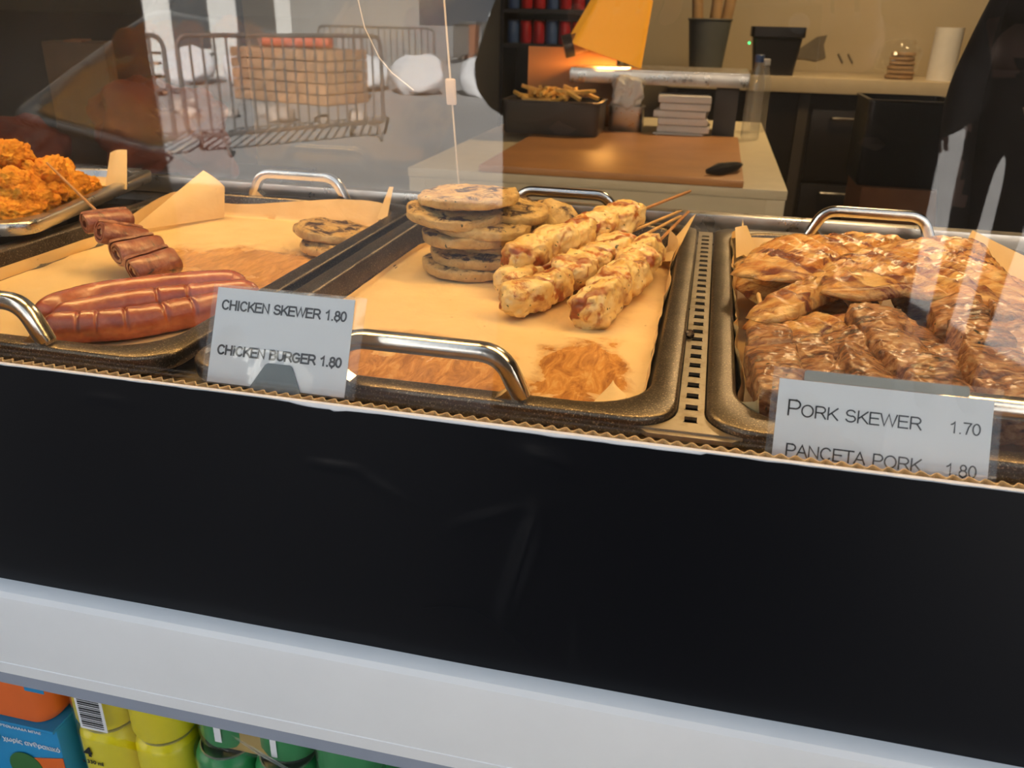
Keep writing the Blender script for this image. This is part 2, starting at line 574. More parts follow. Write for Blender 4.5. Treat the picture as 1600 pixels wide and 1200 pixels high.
# plain grotesque capitals and figures: advance width and centre-line strokes on a cap height of 1
GLYPH = {
    'A': (.93, [[(.04, 0), (.465, 1), (.89, 0)], [(.19, .36), (.74, .36)]]),
    'B': (.93, [[(.13, 0), (.13, 1), (.50, 1)] + _arc(.50, .765, .26, .235, 90, -90) + [(.13, .53)], [(.50, .53)] + _arc(.54, .265, .29, .265, 90, -90) + [(.13, 0)]]),
    'C': (1.0, [_arc(.52, .5, .42, .5, 42, 318, 22)]),
    'E': (.93, [[(.84, 0), (.13, 0), (.13, 1), (.82, 1)], [(.13, .53), (.77, .53)]]),
    'G': (1.08, [_arc(.54, .5, .44, .5, 42, 318, 22) + [(.90, .165), (.93, .47), (.56, .47)]]),
    'H': (1.0, [[(.13, 0), (.13, 1)], [(.87, 0), (.87, 1)], [(.13, .53), (.87, .53)]]),
    'I': (.40, [[(.20, 0), (.20, 1)]]),
    'K': (.93, [[(.13, 0), (.13, 1)], [(.85, 1), (.13, .33)], [(.38, .56), (.90, 0)]]),
    'N': (1.0, [[(.13, 0), (.13, 1), (.87, 0), (.87, 1)]]),
    'O': (1.08, [_arc(.54, .5, .45, .5, 90, 450, 28)]),
    'P': (.93, [[(.13, 0), (.13, 1), (.54, 1)] + _arc(.54, .72, .30, .28, 90, -90) + [(.13, .44)]]),
    'R': (1.0, [[(.13, 0), (.13, 1), (.56, 1)] + _arc(.58, .735, .29, .265, 90, -90) + [(.13, .47)], [(.54, .47), (.68, .36), (.93, 0)]]),
    'S': (.93, [_arc(.465, .745, .33, .255, 25, 180, 10) + [(.16, .68)] + _arc(.42, .66, .26, .14, 190, 250, 4) + [(.52, .48)] + _arc(.47, .27, .37, .27, 65, -160, 14)]),
    'T': (.85, [[(.03, 1), (.82, 1)], [(.425, 0), (.425, 1)]]),
    'U': (1.0, [[(.13, 1), (.13, .36)] + _arc(.50, .36, .37, .36, 180, 360, 14) + [(.87, 1)]]),
    'W': (1.31, [[(.03, 1), (.33, 0), (.655, 1), (.98, 0), (1.28, 1)]]),
    '0': (.78, [_arc(.39, .5, .30, .5, 90, 450, 26)]),
    '1': (.78, [[(.17, .74), (.34, .83), (.47, 1), (.47, 0)]]),
    '7': (.78, [[(.08, 1), (.70, 1), (.48, .62), (.33, .0)]]),
    '8': (.78, [_arc(.39, .75, .24, .24, 90, 450, 20), _arc(.39, .26, .31, .27, 90, 450, 22)]),
    '.': (.39, [[(.19, 0), (.19, .012)]]),
    ',': (.39, [[(.20, .06), (.20, -.02), (.14, -.16)]]),
    ' ': (.52, []),
}
def stroke_text(text, width, height, weight, mat, parent, loc, thick=.00025):
    q = MB()
    total = sum(GLYPH[c][0] for c in text)
    sx = width / total
    sy = height
    hw = weight * height / 2
    x = 0
    for c in text:
        adv, strokes = GLYPH[c]
        for st_ in strokes:
            p = [Vector(((x + a) * sx, max(min(b, 1), -1) * (sy - 2 * hw) + hw if b >= 0 else b * sy, 0)) for a, b in st_]
            closed = (p[0] - p[-1]).length < 1e-7
            L, R_ = [], []
            for i in range(len(p)):
                a = p[i - 1] if i else (p[-2] if closed else None)
                n_ = p[i + 1] if i < len(p) - 1 else (p[1] if closed else None)
                d0 = (p[i] - a).normalized() if a is not None else (n_ - p[i]).normalized()
                d1 = (n_ - p[i]).normalized() if n_ is not None else d0
                m0 = Vector((-d0.y, d0.x, 0))
                m1 = Vector((-d1.y, d1.x, 0))
                mm = (m0 + m1)
                mm = mm.normalized() if mm.length > .2 else m0
                k = hw / max(.55, mm.dot(m0))
                e = Vector((0, 0, 0))
                if not closed and i == 0: e = -d1 * hw * .9
                if not closed and i == len(p) - 1: e = d0 * hw * .9
                L.append(p[i] + mm * k + e)
                R_.append(p[i] - mm * k + e)
            n = len(p)
            top = [(v.x, v.y, thick) for v in L + R_]
            q.add(top, [(i, i + 1, n + i + 1, n + i) for i in range(n - 1)])
        x += adv
    return q.build('lettering', mat, parent, loc, smooth=False)

def rrect(w, d, r, z, n=6, cx=0, cy=0):
    pts = []
    for sx, sy, a0 in ((1, 1, 0), (-1, 1, 90), (-1, -1, 180), (1, -1, 270)):
        for k in range(n + 1):
            a = math.radians(a0 + 90 * k / n)
            pts.append((cx + sx * (w / 2 - r) + r * math.cos(a), cy + sy * (d / 2 - r) + r * math.sin(a), z))
    return pts
def arc_path(pts, r, n=5):
    """polyline with rounded corners"""
    pts = [Vector(p) for p in pts]
    out = [pts[0]]
    for i in range(1, len(pts) - 1):
        p, a, b = pts[i], pts[i - 1], pts[i + 1]
        u = (a - p).normalized()
        v = (b - p).normalized()
        d = min(r, (a - p).length * .45, (b - p).length * .45)
        s, e = p + u * d, p + v * d
        for k in range(n + 1):
            t = k / n
            out.append((1 - t) ** 2 * s + 2 * t * (1 - t) * p + t * t * e)
    out.append(pts[-1])
    return out

_ico = {}
def ico(sub):
    if sub not in _ico:
        bm = bmesh.new()
        bmesh.ops.create_icosphere(bm, subdivisions=sub, radius=1)
        bm.verts.index_update()
        _ico[sub] = (np.array([v.co[:] for v in bm.verts]), [[v.index for v in f.verts] for f in bm.faces])
        bm.free()
    return _ico[sub]
def fbm(p, sc, seed, oct=3):
    return noise.fractal(Vector(p) * sc + Vector((seed * 3.7, seed * 1.3, seed * 7.1)), .9, 2.1, oct)
def blob(half, e=.75, seed=0, amp=.15, sc=60, sub=4, amp2=0., sc2=200, taper=0., flat=0., fib=0.):
    v, f = ico(sub)
    p = np.sign(v) * np.abs(v) ** e
    p = p / np.maximum(np.abs(p).max(1, keepdims=True), 1e-9) * (np.linalg.norm(v, axis=1, keepdims=True) * (np.abs(p).max(1, keepdims=True) * (1 - flat) + flat))
    p = p * np.array(half)
    if taper:
        k = 1 - taper * (p[:, :1] / half[0])
        p[:, 1:] *= k
    m = min(half)
    out = []
    for q, d in zip(p, v):
        a = fbm(q, sc, seed) * amp * m
        if fib:
            c_, s_ = math.cos(seed * 1.7), math.sin(seed * 1.7)
            fx, fy = q[0] * c_ + q[1] * s_, -q[0] * s_ + q[1] * c_
            a += fib * m * noise.noise(Vector((fx * 45, fy * 260, q[2] * 150 + seed)))
            a -= fib * .9 * m * max(0, .25 - abs(noise.noise(Vector((fx * 30, fy * 75, q[2] * 60 + seed * 2.))))) * 4
        if amp2:
            a += fbm(q, sc2, seed + 9, 2) * amp2 * m
        out.append((q[0] + d[0] * a, q[1] + d[1] * a, q[2] + d[2] * a))
    b = MB()
    b.v = out
    b.f = [tuple(x) for x in f]
    return b
def axis_rot(a, b):
    """euler turning local +X onto b-a, local Z kept as near up as it goes"""
    x = (Vector(b) - Vector(a)).normalized()
    y = Vector((0, 0, 1)).cross(x).normalized()
    z = x.cross(y)
    return Matrix((x, y, z)).transposed().to_euler()

# ------------------------------------------------------------------ the place: ground, stall shell
RIM = 1.05
def plane_box(name, lo, hi, mat, kind='structure', bev=0):
    c = [(a + b) / 2 for a, b in zip(lo, hi)]
    d = [b - a for a, b in zip(lo, hi)]
    o = MB().box((0, 0, 0), d, bev=bev).build(name, mat, loc=c)
    o['kind'] = kind
    return o
plane_box('floor_street', (-90, -130, -.2), (90, -.05, 0), 'pavement')
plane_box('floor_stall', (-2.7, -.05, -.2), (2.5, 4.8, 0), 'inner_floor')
plane_box('wall_back', (-2.7, 4.6, 0), (2.5, 4.75, 2.7), 'beige_wall')
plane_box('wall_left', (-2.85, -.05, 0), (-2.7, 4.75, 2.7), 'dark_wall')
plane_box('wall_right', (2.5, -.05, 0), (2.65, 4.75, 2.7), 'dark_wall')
plane_box('ceiling', (-2.85, -.05, 2.7), (2.65, 4.75, 2.85), 'ceiling')
plane_box('wall_front_left', (-2.85, -.05, 0), (-1.6, .05, 2.7), 'facade')
plane_box('wall_front_right', (1.6, -.05, 0), (2.65, .05, 2.7), 'facade')
plane_box('trim_1', (-1.6, -.05, 2.1), (1.6, .05, 2.7), 'facade')

# ------------------------------------------------------------------ display counter (front panel, ledge, glass)
counter = thing('display_counter', 'black fronted food counter with white ledge and upright glass panes', 'counter', (0, 0, 0))
XL, XR = -1.6, 1.6
def crease(x, z, a, b, wd):
    ax, az = a
    bx, bz = b
    L2 = (bx - ax) ** 2 + (bz - az) ** 2
    t = max(0, min(1, ((x - ax) * (bx - ax) + (z - az) * (bz - az)) / L2))
    d = math.hypot(x - ax - t * (bx - ax), z - az - t * (bz - az))
    return math.exp(-(d / wd) ** 2) * math.sin(math.pi * (.08 + .84 * t))
CREASES = [((.093, 1.010), (.074, .930), .0045, .0030), ((-.193, 1.0447), (-.160, 1.0452), .0015, .0010), ((-.047, 1.0195), (-.012, 1.0200), .002, .0010),
           ((.083, 1.047), (.112, 1.040), .005, .0018), ((.040, .990), (.090, 1.012), .003, .0008), ((.120, .945), (.121, .905), .003, .0009), ((-.016, 1.018), (.02, 1.0), .0025, .0008)]
b = MB()
xs = sorted(set([round(XL + .1 * i, 4) for i in range(33)] + [round(-.25 + .0025 * i, 4) for i in range(261)]))
zs = [.885 + (1.0588 - .885) * i / 58 for i in range(59)]
vs = []
for z in zs:
    for x in xs:
        y = -.0500 - .0004 * noise.noise(Vector((x * 9, z * 9, 3)))
        for a, c, wd, am in CREASES:
            y -= crease(x, z, a, c, wd) * am
        zz = z
        if z > 1.058:
            zz = z - .0022 * max(0, crease(x, 0, (-.055, 0), (-.020, 0), .008)) - .0008 * max(0, noise.noise(Vector((x * 55, 0, 1)))) - (.0012 if -.03 < x < .18 else 0)
        vs.append((x, y, zz))
n = len(xs)
b.add(vs, [(j * n + i, j * n + i + 1, (j + 1) * n + i + 1, (j + 1) * n + i) for j in range(len(zs) - 1) for i in range(n - 1)])
b.build('front_panel', 'black_vinyl', counter, ang=1.2)
# loose vinyl edges: thin curled patch outline low on the panel
def ribbon(pts, wdt, mat, name, parent):
    q = MB()
    q.tube(pts, wdt, n=5)
    return q.build(name, mat, parent)
ribbon([(.023, -.0515, .9283), (.040, -.0520, .9335), (.056, -.0525, .9355), (.070, -.0535, .9290), (.0923, -.0540, .9120)], .00035, 'black_vinyl', 'vinyl_edge', counter)
MB().box((0, -.0478, .9722), (3.2, .0028, .1740)).build('panel_core', 'white_core', counter)
# corrugated card behind the panel: two liners and a wavy flute
q = MB()
px_ = 0.0075
npt = int(3.2 / (px_ / 8))
rows = [[], [], [], []]
for i in range(npt + 1):
    x = XL + i * px_ / 8
    y = -.0438 + .0018 * math.cos(2 * math.pi * x / px_)
    for r_, (dy, z) in enumerate(((-.0004, 1.0), (-.0004, 1.0600), (.0004, 1.0600), (.0004, 1.0))):
        rows[r_].append((x, y + dy, z))
q.add(sum(rows, []), [(r_ * (npt + 1) + i, r_ * (npt + 1) + i + 1, (r_ + 1) * (npt + 1) + i + 1, (r_ + 1) * (npt + 1) + i) for r_ in range(3) for i in range(npt)])
fl = q.build('card_flute', 'cardboard', counter)
MB().box((0, -.0461, 1.0292), (3.2, .0004, .0590)).build('card_liner', 'cardboard', counter)
# white ledge below the panel with a rounded nose and a lip whose shade is painted grey-blue
prof = [(-.049, .8895), (-.056, .8890), (-.0600, .8870), (-.0625, .8835), (-.0636, .8780), (-.0636, .8240), (-.0642, .8236), (-.0642, .8140), (.05, .8140), (.05, .8895)]
MB().prism(prof, XL, XR, axis='x').build('ledge', 'white_laminate', counter, ang=.4)
MB().box((0, -.0045, .8045), (3.2, .108, .0175), bev=.002).build('ledge_lip', 'shaded_lip', counter)
MB().box((0, .33, .885), (3.2, .54, .15)).build('carcass', 'shelf_grey', counter)
MB().box((0, .20, .484), (3.2, .36, .016)).box((0, .36, .64), (3.2, .02, .31)).box((0, .2, .24), (3.2, .36, .47)).build('drinks_shelf', 'shelf_grey', counter)
GT = 1.70
def pane(x0, x1, mat):
    return MB().box(((x0 + x1) / 2, -.0400, (1.056 + GT) / 2), (x1 - x0, .003, GT - 1.056)).build('glass_pane', mat, counter, smooth=False)
pane(XL, XR, 'glass')
# slanted hazy splash pane standing on the back rail, its free edge clipped
q = MB()
by, bz, ty, tz = .5715, 1.058, .4700, 1.46
q.add([(x, y + dy, z) for dy in (-.002, .002) for x, y, z in ((XL, by, bz), (-.1361, by, bz), (-.1361, ty, tz), (XL, ty, tz))],
      [(0, 1, 2, 3), (7, 6, 5, 4), (0, 4, 5, 1), (1, 5, 6, 2), (2, 6, 7, 3), (3, 7, 4, 0)])
q.build('splash_pane', 'glass_hazy', counter, smooth=False)
def on_splash(x, z):
    return (x, by + (ty - by) * (z - bz) / (tz - bz) - .0028, z)
MB().tube([on_splash(-.1356, bz), on_splash(-.1356, tz)], .0011, n=6).build('pane_edge', 'glass_edge', counter)
blob_c = MB().box((0, 0, 0), (.012, .006, .030), bev=.0025)
blob_c.build('pane_clip', 'clip', counter, on_splash(-.1360, 1.183), (.2, 0, 0))
ribbon([on_splash(*p) for p in ((-.2390, 1.30), (-.2330, 1.2500), (-.2200, 1.2180), (-.2070, 1.2020), (-.1820, 1.1830))], .0006, 'glass_edge', 'hairline_crack', counter)

# ------------------------------------------------------------------ food warmer (deck, well, vent strip, rails)
warmer = thing('food_warmer', 'steel food warmer well set into the counter under the trays', 'food warmer')
DZ = 1.034
MB().box((0, -.0145, DZ - .004), (3.2, .053, .008)).build('front_deck', 'deck', warmer)
MB().box((0, .55, DZ - .004), (3.2, .075, .008)).build('back_deck', 'deck', warmer)
MB().box((0, .265, .965), (3.2, .55, .006)).build('well_floor', 'dark_well', warmer)
for cx in (-.8345, -.5060, -.1686, .1712, .5200, .86):
    MB().box((cx, .2625, DZ - .006), (.030, .50, .008)).build('cross_rail', 'deck', warmer)
# raised back rail
MB().box((0, .571, 1.046), (3.2, .020, .022), bev=.003).build('back_rail', 'steel', warmer)
# vent strip with punched slots between the two right trays
def vent_strip(cx, z, parent):
    q = MB()
    hw = .0078
    sw = .0040
    slots = [(.0135 + .0178 * k, .0135 + .0178 * k + .0082) for k in range(28)]
    th = .0022
    def plate(x0, x1, y0, y1):
        q.box(((x0 + x1) / 2, (y0 + y1) / 2, -th / 2), (x1 - x0, y1 - y0, th))
    plate(-hw, -sw, .03, .52)
    plate(sw, hw, .03, .52)
    yy = .0300
    sl = [s for s in slots if s[0] > .03]
    for a, c in sl:
        plate(-sw, sw, yy, a)
        yy = c
    plate(-sw, sw, yy, .52)
    # flared foot that follows the rounded tray corners, one slot in it
    R_ = .030
    def fx(y):
        return hw + (R_ - math.sqrt(max(0, R_ ** 2 - (R_ - max(y, 0)) ** 2)) if y < R_ else 0)
    ys = [.03, .026, .0217, .018, .0135, .010, .006, .003, .001]
    for i in range(len(ys) - 1):
        ya, yb = ys[i], ys[i + 1]
        hole = .0135 <= (ya + yb) / 2 <= .0217
        for sgn in (-1, 1):
            x_in = sw if hole else 0
            pa, pb = [(sgn * x_in, ya), (sgn * fx(ya), ya)], [(sgn * x_in, yb), (sgn * fx(yb), yb)]
            v_ = [(*pa[0], 0), (*pa[1], 0), (*pb[1], 0), (*pb[0], 0)]
            q.add(v_ + [(x, y, -th) for x, y, _ in v_], [(0, 1, 2, 3), (7, 6, 5, 4), (0, 4, 5, 1), (1, 5, 6, 2), (2, 6, 7, 3), (3, 7, 4, 0)])
    # turned-down front lip
    q.prism([(-.0285, .001), (.0285, .001), (.0245, -.0035), (-.0245, -.0035)], -.0042, -th * .6)
    for a, c in slots:   # bright burr around each slot
        q.box((-sw, (a + c) / 2, .0002), (.0006, c - a, .0005))
        q.box((sw, (a + c) / 2, .0002), (.0006, c - a, .0005))
    return q.build('vent_strip', 'vent', parent, loc=(cx, 0, z), ang=.5)
vent_strip(.1712, RIM - .0050, warmer)
MB().box((.1712, .26, DZ - .0012), (.0145, .51, .0012)).build('vent_shade_plate', 'slot_shade', warmer)  # black plate added below the slots to stand for their shade

# ------------------------------------------------------------------ trays
def handle_mesh(hw=.063, tw=.050, h=.0275, r=.0060):
    q = MB()
    p = arc_path([(-hw, 0, 0), (-tw, 0, h), (tw, 0, h), (hw, 0, 0)], .014, 6)
    q.tube(p, r, n=12, sq=.62, up=(0, 1, 0))
    for s in (-1, 1):
        q.prism([(s * (hw + .004), -.0005), (s * (hw - .016), -.0005), (s * (hw - .012), .002), (s * (hw - .007), .007), (s * (hw + .002), .007)], -.0052, .0052, axis='y')
    return q
def tray(label, cx, cy, w, d, depth, rotz=0, z=RIM, handles=(1, 1), rimw=.0175, mat='tray', hx=0):
    t = thing('serving_tray', label, 'tray', (cx, cy, z), (0, 0, rotz), 'steel serving trays in the warmer')
    q = MB()
    ro, ri = .030, .044
    def L(off, zz, r):
        return rrect(w - 2 * off, d - 2 * off, r, zz, 8)
    loops = [L(.0022, -.0130, ro - .002), L(.0006, -.0110, ro), L(0, -.0025, ro), L(.0008, -.0007, ro), L(.0025, 0, ro - .001), L(rimw - .0025, .0, ri), L(rimw - .0005, -.0008, ri), L(rimw + .0005, -.003, ri),
             L(rimw + .004, -depth + .010, ri - .002), L(rimw + .006, -depth + .003, ri - .003), L(rimw + .010, -depth, ri - .006)]
    q.loft(loops, False, True)
    q.build('pan', mat, t, ang=.9)
    for k, s in enumerate((-1, 1)):
        if handles[k]:
            handle_mesh().build('handle', 'chrome', t, loc=(hx, s * (d / 2 - .0092), .0005))
    return t
tray('steel tray lined with parchment holding the sausages and the bacon skewer', -.337, .265, .325, .53, .028, hx=.006)
tray('steel tray lined with oily parchment holding chicken burgers and chicken skewers', 0, .265, .325, .53, .028, hx=.006)
tray('steel tray heaped with pork steaks and pork skewers', .3424, .265, .325, .53, .034, hx=.003)
TR0 = math.radians(13.5)
c0 = Vector((-.4708, .2295, 0))
ax0 = Vector((math.cos(TR0), math.sin(TR0), 0))
ay0 = Vector((-math.sin(TR0), math.cos(TR0), 0))
T0 = c0 - ax0 * .1625 + ay0 * .165
tray('smaller raised steel tray heaped with breaded nuggets', T0.x, T0.y, .325, .33, .019, rotz=TR0, z=1.0695, handles=(0, 0), mat='steel', rimw=.014)

# ------------------------------------------------------------------ parchment liners
def liner(name, label, mat, cx, cy, hw, hd, r, z0, margin, seed, wr=.0012, nx=70, ny=100, lean=.16):
    """margin(side, t): how far the sheet climbs the wall; side in l r f b, t in -1..1 along it"""
    vs = []
    for j in range(ny + 1):
        for i in range(nx + 1):
            u = -1 + 2 * i / nx
            v = -1 + 2 * j / ny
            mx = margin('r' if u > 0 else 'l', v)
            my = margin('b' if v > 0 else 'f', u)
            s = u * (hw + mx)
            t = v * (hd + my)
            rx = max(0, abs(s) - hw)
            ry = max(0, abs(t) - hd)
            x = min(abs(s), hw) * math.copysign(1, s)
            y = min(abs(t), hd) * math.copysign(1, t)
            rise = (rx ** 3 + ry ** 3) ** (1 / 3)
            # rounded corner of the pan
            ex, ey = abs(x) - (hw - r), abs(y) - (hd - r)
            if ex > 0 and ey > 0:
                L = math.hypot(ex, ey)
                if L > r:
                    k = r / L
                    rise = max(rise, (L - r) * .9)
                    x = math.copysign(hw - r + ex * k, x)
                    y = math.copysign(hd - r + ey * k, y)
            x += math.copysign(lean * rx, s)
            y += math.copysign(lean * ry, t)
            wob = wr * (noise.noise(Vector((s * 22, t * 22, seed))) + .5 * noise.noise(Vector((s * 60, t * 60, seed + 4))))
            if rise > 0:
                x -= math.copysign(1, s) * max(0, (.0022 + 2 * wob)) * (1 if rx > 0 else 0)
                y -= math.copysign(1, t) * max(0, (.0022 + 2 * wob)) * (1 if ry > 0 else 0)
            vs.append((x, y, .0012 + max(0, wob + wr) + rise * .97))
    n = nx + 1
    q = MB()
    q.add([(x + cx, y + cy, z) for x, y, z in vs], [(j * n + i, j * n + i + 1, (j + 1) * n + i + 1, (j + 1) * n + i) for j in range(ny) for i in range(nx)])
    o = q.build(name, mat, loc=(0, 0, z0), ang=1.5)
    return tag(o, label, 'paper', 'parchment liners in the trays')
def flap(pts, mat, parent, bulge=.004, n=8, z0=0):
    """a four-cornered standing piece of parchment, corners in order"""
    a, b_, c, d = [Vector(p) for p in pts]
    nrm = (b_ - a).cross(d - a).normalized()
    vs = []
    for j in range(n + 1):
        for i in range(n + 1):
            u, v = i / n, j / n
            p = (1 - u) * (1 - v) * a + u * (1 - v) * b_ + u * v * c + (1 - u) * v * d
            p = p + nrm * bulge * math.sin(math.pi * u) * (.3 + .7 * v)
            vs.append((p.x, p.y, p.z - z0))
    k = n + 1
    q = MB().add(vs, [(j * k + i, j * k + i + 1, (j + 1) * k + i + 1, (j + 1) * k + i) for j in range(n) for i in range(n)])
    return q.build('paper_flap', mat, parent, ang=1.5)
def sm(a, b, t):
    t = max(0, min(1, (t - a) / (b - a)))
    return t * t * (3 - 2 * t)
LZ = RIM - .028
def m_left(side, t):
    if side == 'l': return .012 + .020 * sm(.2, .8, t)
    if side == 'r': return .010 + .030 * sm(.80, .98, t)
    if side == 'b': return .024 + .008 * math.sin(3 * t) + .012 * sm(.85, 1, t)
    return .004
lz = liner('parchment_liner', 'yellow brown parchment lining the tray with the sausages, its back corner standing up', 'paper_left', -.337, .265, .140, .241, .034, LZ, m_left, 1)
flap([(-.472, .375, 1.030), (-.4185, .487, 1.026), (-.4150, .490, 1.064), (-.440, .487, 1.083)], 'paper_left', lz, .003, z0=LZ)
flap([(-.2145, .488, 1.040), (-.1960, .470, 1.040), (-.1900, .482, 1.080), (-.1985, .490, 1.078)], 'paper_left', lz, -.002, z0=LZ)
def m_mid(side, t):
    if side == 'r': return .024 + .014 * sm(.5, .98, t) + .003 * math.sin(9 * t)
    if side == 'l': return .006
    if side == 'b': return .002 + .030 * sm(.90, 1, t)
    return .003
lm = liner('parchment_liner', 'oil soaked parchment lining the tray with the chicken skewers', 'paper_mid', 0, .236, .140, .212, .034, LZ, m_mid, 2)
flap([(.118, .440, 1.026), (.141, .400, 1.040), (.158, .488, 1.0715), (.149, .490, 1.058)], 'paper_mid', lm, .001, z0=LZ)
flap([(.104, .052, 1.0275), (.137, .060, 1.0300), (.1180, .087, 1.0330), (.1165, .088, 1.0330)], 'paper_plain', lm, .0025, z0=LZ)
def m_right(side, t):
    if side == 'l': return .033 + .005 * math.sin(11 * t) + .010 * sm(.7, 1, t)
    if side == 'b': return .028 + .012 * sm(-.8, -1, t)
    if side == 'r': return .03
    return .022
lr = liner('parchment_liner', 'crinkled parchment lining the tray under the pork steaks', 'paper_plain', .3424, .265, .140, .241, .034, RIM - .034, m_right, 3, wr=.002)
flap([(.205, .452, 1.035), (.226, .478, 1.040), (.213, .482, 1.0640), (.2005, .468, 1.0640)], 'paper_plain', lr, .002, z0=RIM - .034)
flap([(.430, .490, 1.045), (.487, .440, 1.035), (.489, .450, 1.056), (.438, .492, 1.0735)], 'paper_plain', lr, .004, z0=RIM - .034)
def m_nug(side, t):
    return .012 + .004 * math.sin(7 * t)
l0 = liner('parchment_liner', 'parchment under the breaded nuggets with one corner standing up', 'paper_plain', 0, 0, .138, .141, .03, 0, m_nug, 5, nx=40, ny=40)
l0.location = (T0.x, T0.y, 1.0695 - .019)
l0.rotation_euler = (0, 0, TR0)
def toL0(p):
    d = Vector(p) - Vector((T0.x, T0.y, 1.0505))
    return (d.dot(ax0), d.dot(ay0), d.z)
flap([toL0(p) for p in ((-.545, .437, 1.062), (-.520, .445, 1.062), (-.5255, .464, 1.106), (-.5500, .464, 1.101))], 'paper_plain', l0, .004)

# ------------------------------------------------------------------ food in the middle tray: burgers and chicken skewers
def patty_mesh(seed, r=.049, h=.0068):
    v, f = ico(5)
    out = []
    for d in v:
        a = math.atan2(d[1], d[0])
        rr = r * (1 + .05 * noise.noise(Vector((math.cos(a) * 1.6, math.sin(a) * 1.6, seed * 2.3))) + .018 * noise.noise(Vector((math.cos(a) * 8, math.sin(a) * 8, seed * 5.1))))
        rad = math.hypot(d[0], d[1])
        k = min(1, rad ** .42)
        x, y = math.cos(a) * rr * k, math.sin(a) * rr * k
        z = math.copysign(abs(d[2]) ** .42, d[2]) * h
        nn = noise.fractal(Vector((x * 75, y * 75, z * 75 + seed * 4)), .8, 2.1, 4)
        z += nn * .0018 * (1 if abs(d[2]) > .3 else .6)
        x += nn * .0019 * d[0]
        y += nn * .0019 * d[1]
        z += .0020 * noise.noise(Vector((x * 20, y * 20, seed)))
        out.append((x, y, z))
    q = MB()
    q.v = out
    q.f = [tuple(x) for x in f]
    return q
def patty(loc, rot, seed, label, group, r=.049, h=.0068):
    o = patty_mesh(seed, r, h).build('chicken_burger', 'patty', None, loc, rot, ang=2.5)
    return tag(o, label, 'burger patty', group)
PB = 1.0245
stack = [(-.060, .358, .0070, .00, .02, .050, 'bottom burger patty of the tall stack, lying on the parchment'),
         (-.052, .362, .0185, .02, -.03, .050, 'second burger patty up from the bottom of the tall stack'),
         (-.038, .380, .0285, -.03, .05, .048, 'third burger patty up in the tall stack, pushed towards the skewers'),
         (-.062, .352, .0375, .02, -.02, .046, 'thin burger patty in the middle of the tall stack'),
         (-.049, .360, .0480, -.02, .03, .049, 'fifth burger patty up in the tall stack, under the jutting one'),
         (-.034, .392, .0585, .06, .10, .046, 'burger patty tucked in behind near the top of the tall stack'),
         (-.076, .350, .0600, .05, -.05, .048, 'burger patty just under the top one, jutting out of the tall stack'),
         (-.063, .356, .0750, .03, .03, .050, 'topmost charred burger patty of the tall stack')]
for k, (x, y, dz, rx, ry, r, lab) in enumerate(stack):
    patty((x, y, PB + dz), (rx, ry, k * 1.3), k + 1, lab, 'chicken burgers stacked in the middle tray', r)
patty((.006, .408, PB + .030), (.25, -.95, 1), 21, 'burger patty leaning on its edge behind the tall stack', 'chicken burgers stacked in the middle tray', .040)
patty((-.214, .385, PB + .0070), (.02, .02, 1), 31, 'lower burger patty in the tray with the sausages', 'burgers in the sausage tray', .044)
patty((-.226, .392, PB + .0200), (.10, .04, 2), 32, 'upper burger patty in the tray with the sausages', 'burgers in the sausage tray', .044)

def skewer(label, A, T, s0, s1, n, rad, mat, seed, group, sub=5, stickmat='stick', e=.80, amp=.26, name='chicken_skewer', gap=.74, sc=52, flat=.26, wide=1.0, amp2=.07, sc2=190, fib=0.):
    A, T = Vector(A), Vector(T)
    L = (T - A).length
    t = thing(name, label, 'skewer', A, axis_rot(A, T), group)
    rng = random.Random(seed)
    q = MB().tube([(-.010, 0, 0), (L * .5, 0, 0), (L - .004, 0, 0), (L, 0, 0)], [.0017, .0017, .0017, .0006], n=7)
    q.build('stick', stickmat, t)
    x0, x1 = s0 * L, s1 * L
    w = (x1 - x0) / n
    for k in range(n):
        hx = w / 2 / gap * rng.uniform(.95, 1.1)
        ry = rad * rng.uniform(.90, 1.12)
        rz = rad * rng.uniform(.85, 1.02)
        blob((hx, ry * wide, rz), e, seed * 10 + k, amp, sc, sub, amp2=amp2, sc2=sc2, flat=flat, fib=fib).build('meat_chunk', mat, t, loc=(x0 + w * (k + .5), rng.uniform(-.12, .12) * rad, rng.uniform(-.08, .08) * rad),
            rot=(rng.uniform(-.35, .35), rng.uniform(-.10, .10), rng.uniform(-.16, .16)), ang=2.5)
    return t
GS = 'chicken skewers in the middle tray'
skewer('chicken skewer lying on top of the other chicken skewers, with a dark stick', (.0069, .3024, 1.0600), (.1494, .5493, 1.0850), -.05, .60, 5, .0165, 'chicken', 41, GS, stickmat='stick_dark')
skewer('browned chicken skewer lying on the parchment below the topmost skewer', (.0207, .2362, 1.0405), (.1421, .5180, 1.0620), -.06, .58, 5, .0165, 'chicken', 42, GS)
skewer('chicken skewer mostly hidden under the topmost chicken skewer', (.0012, .2833, 1.0405), (.1411, .5366, 1.0640), -.04, .52, 5, .0145, 'chicken', 43, GS)
skewer('chicken skewer lying apart beside the vented strip, its pale end on the parchment', (.0840, .2338, 1.0410), (.1497, .5459, 1.0620), -.06, .54, 5, .0170, 'chicken', 44, GS, stickmat='stick_dark')

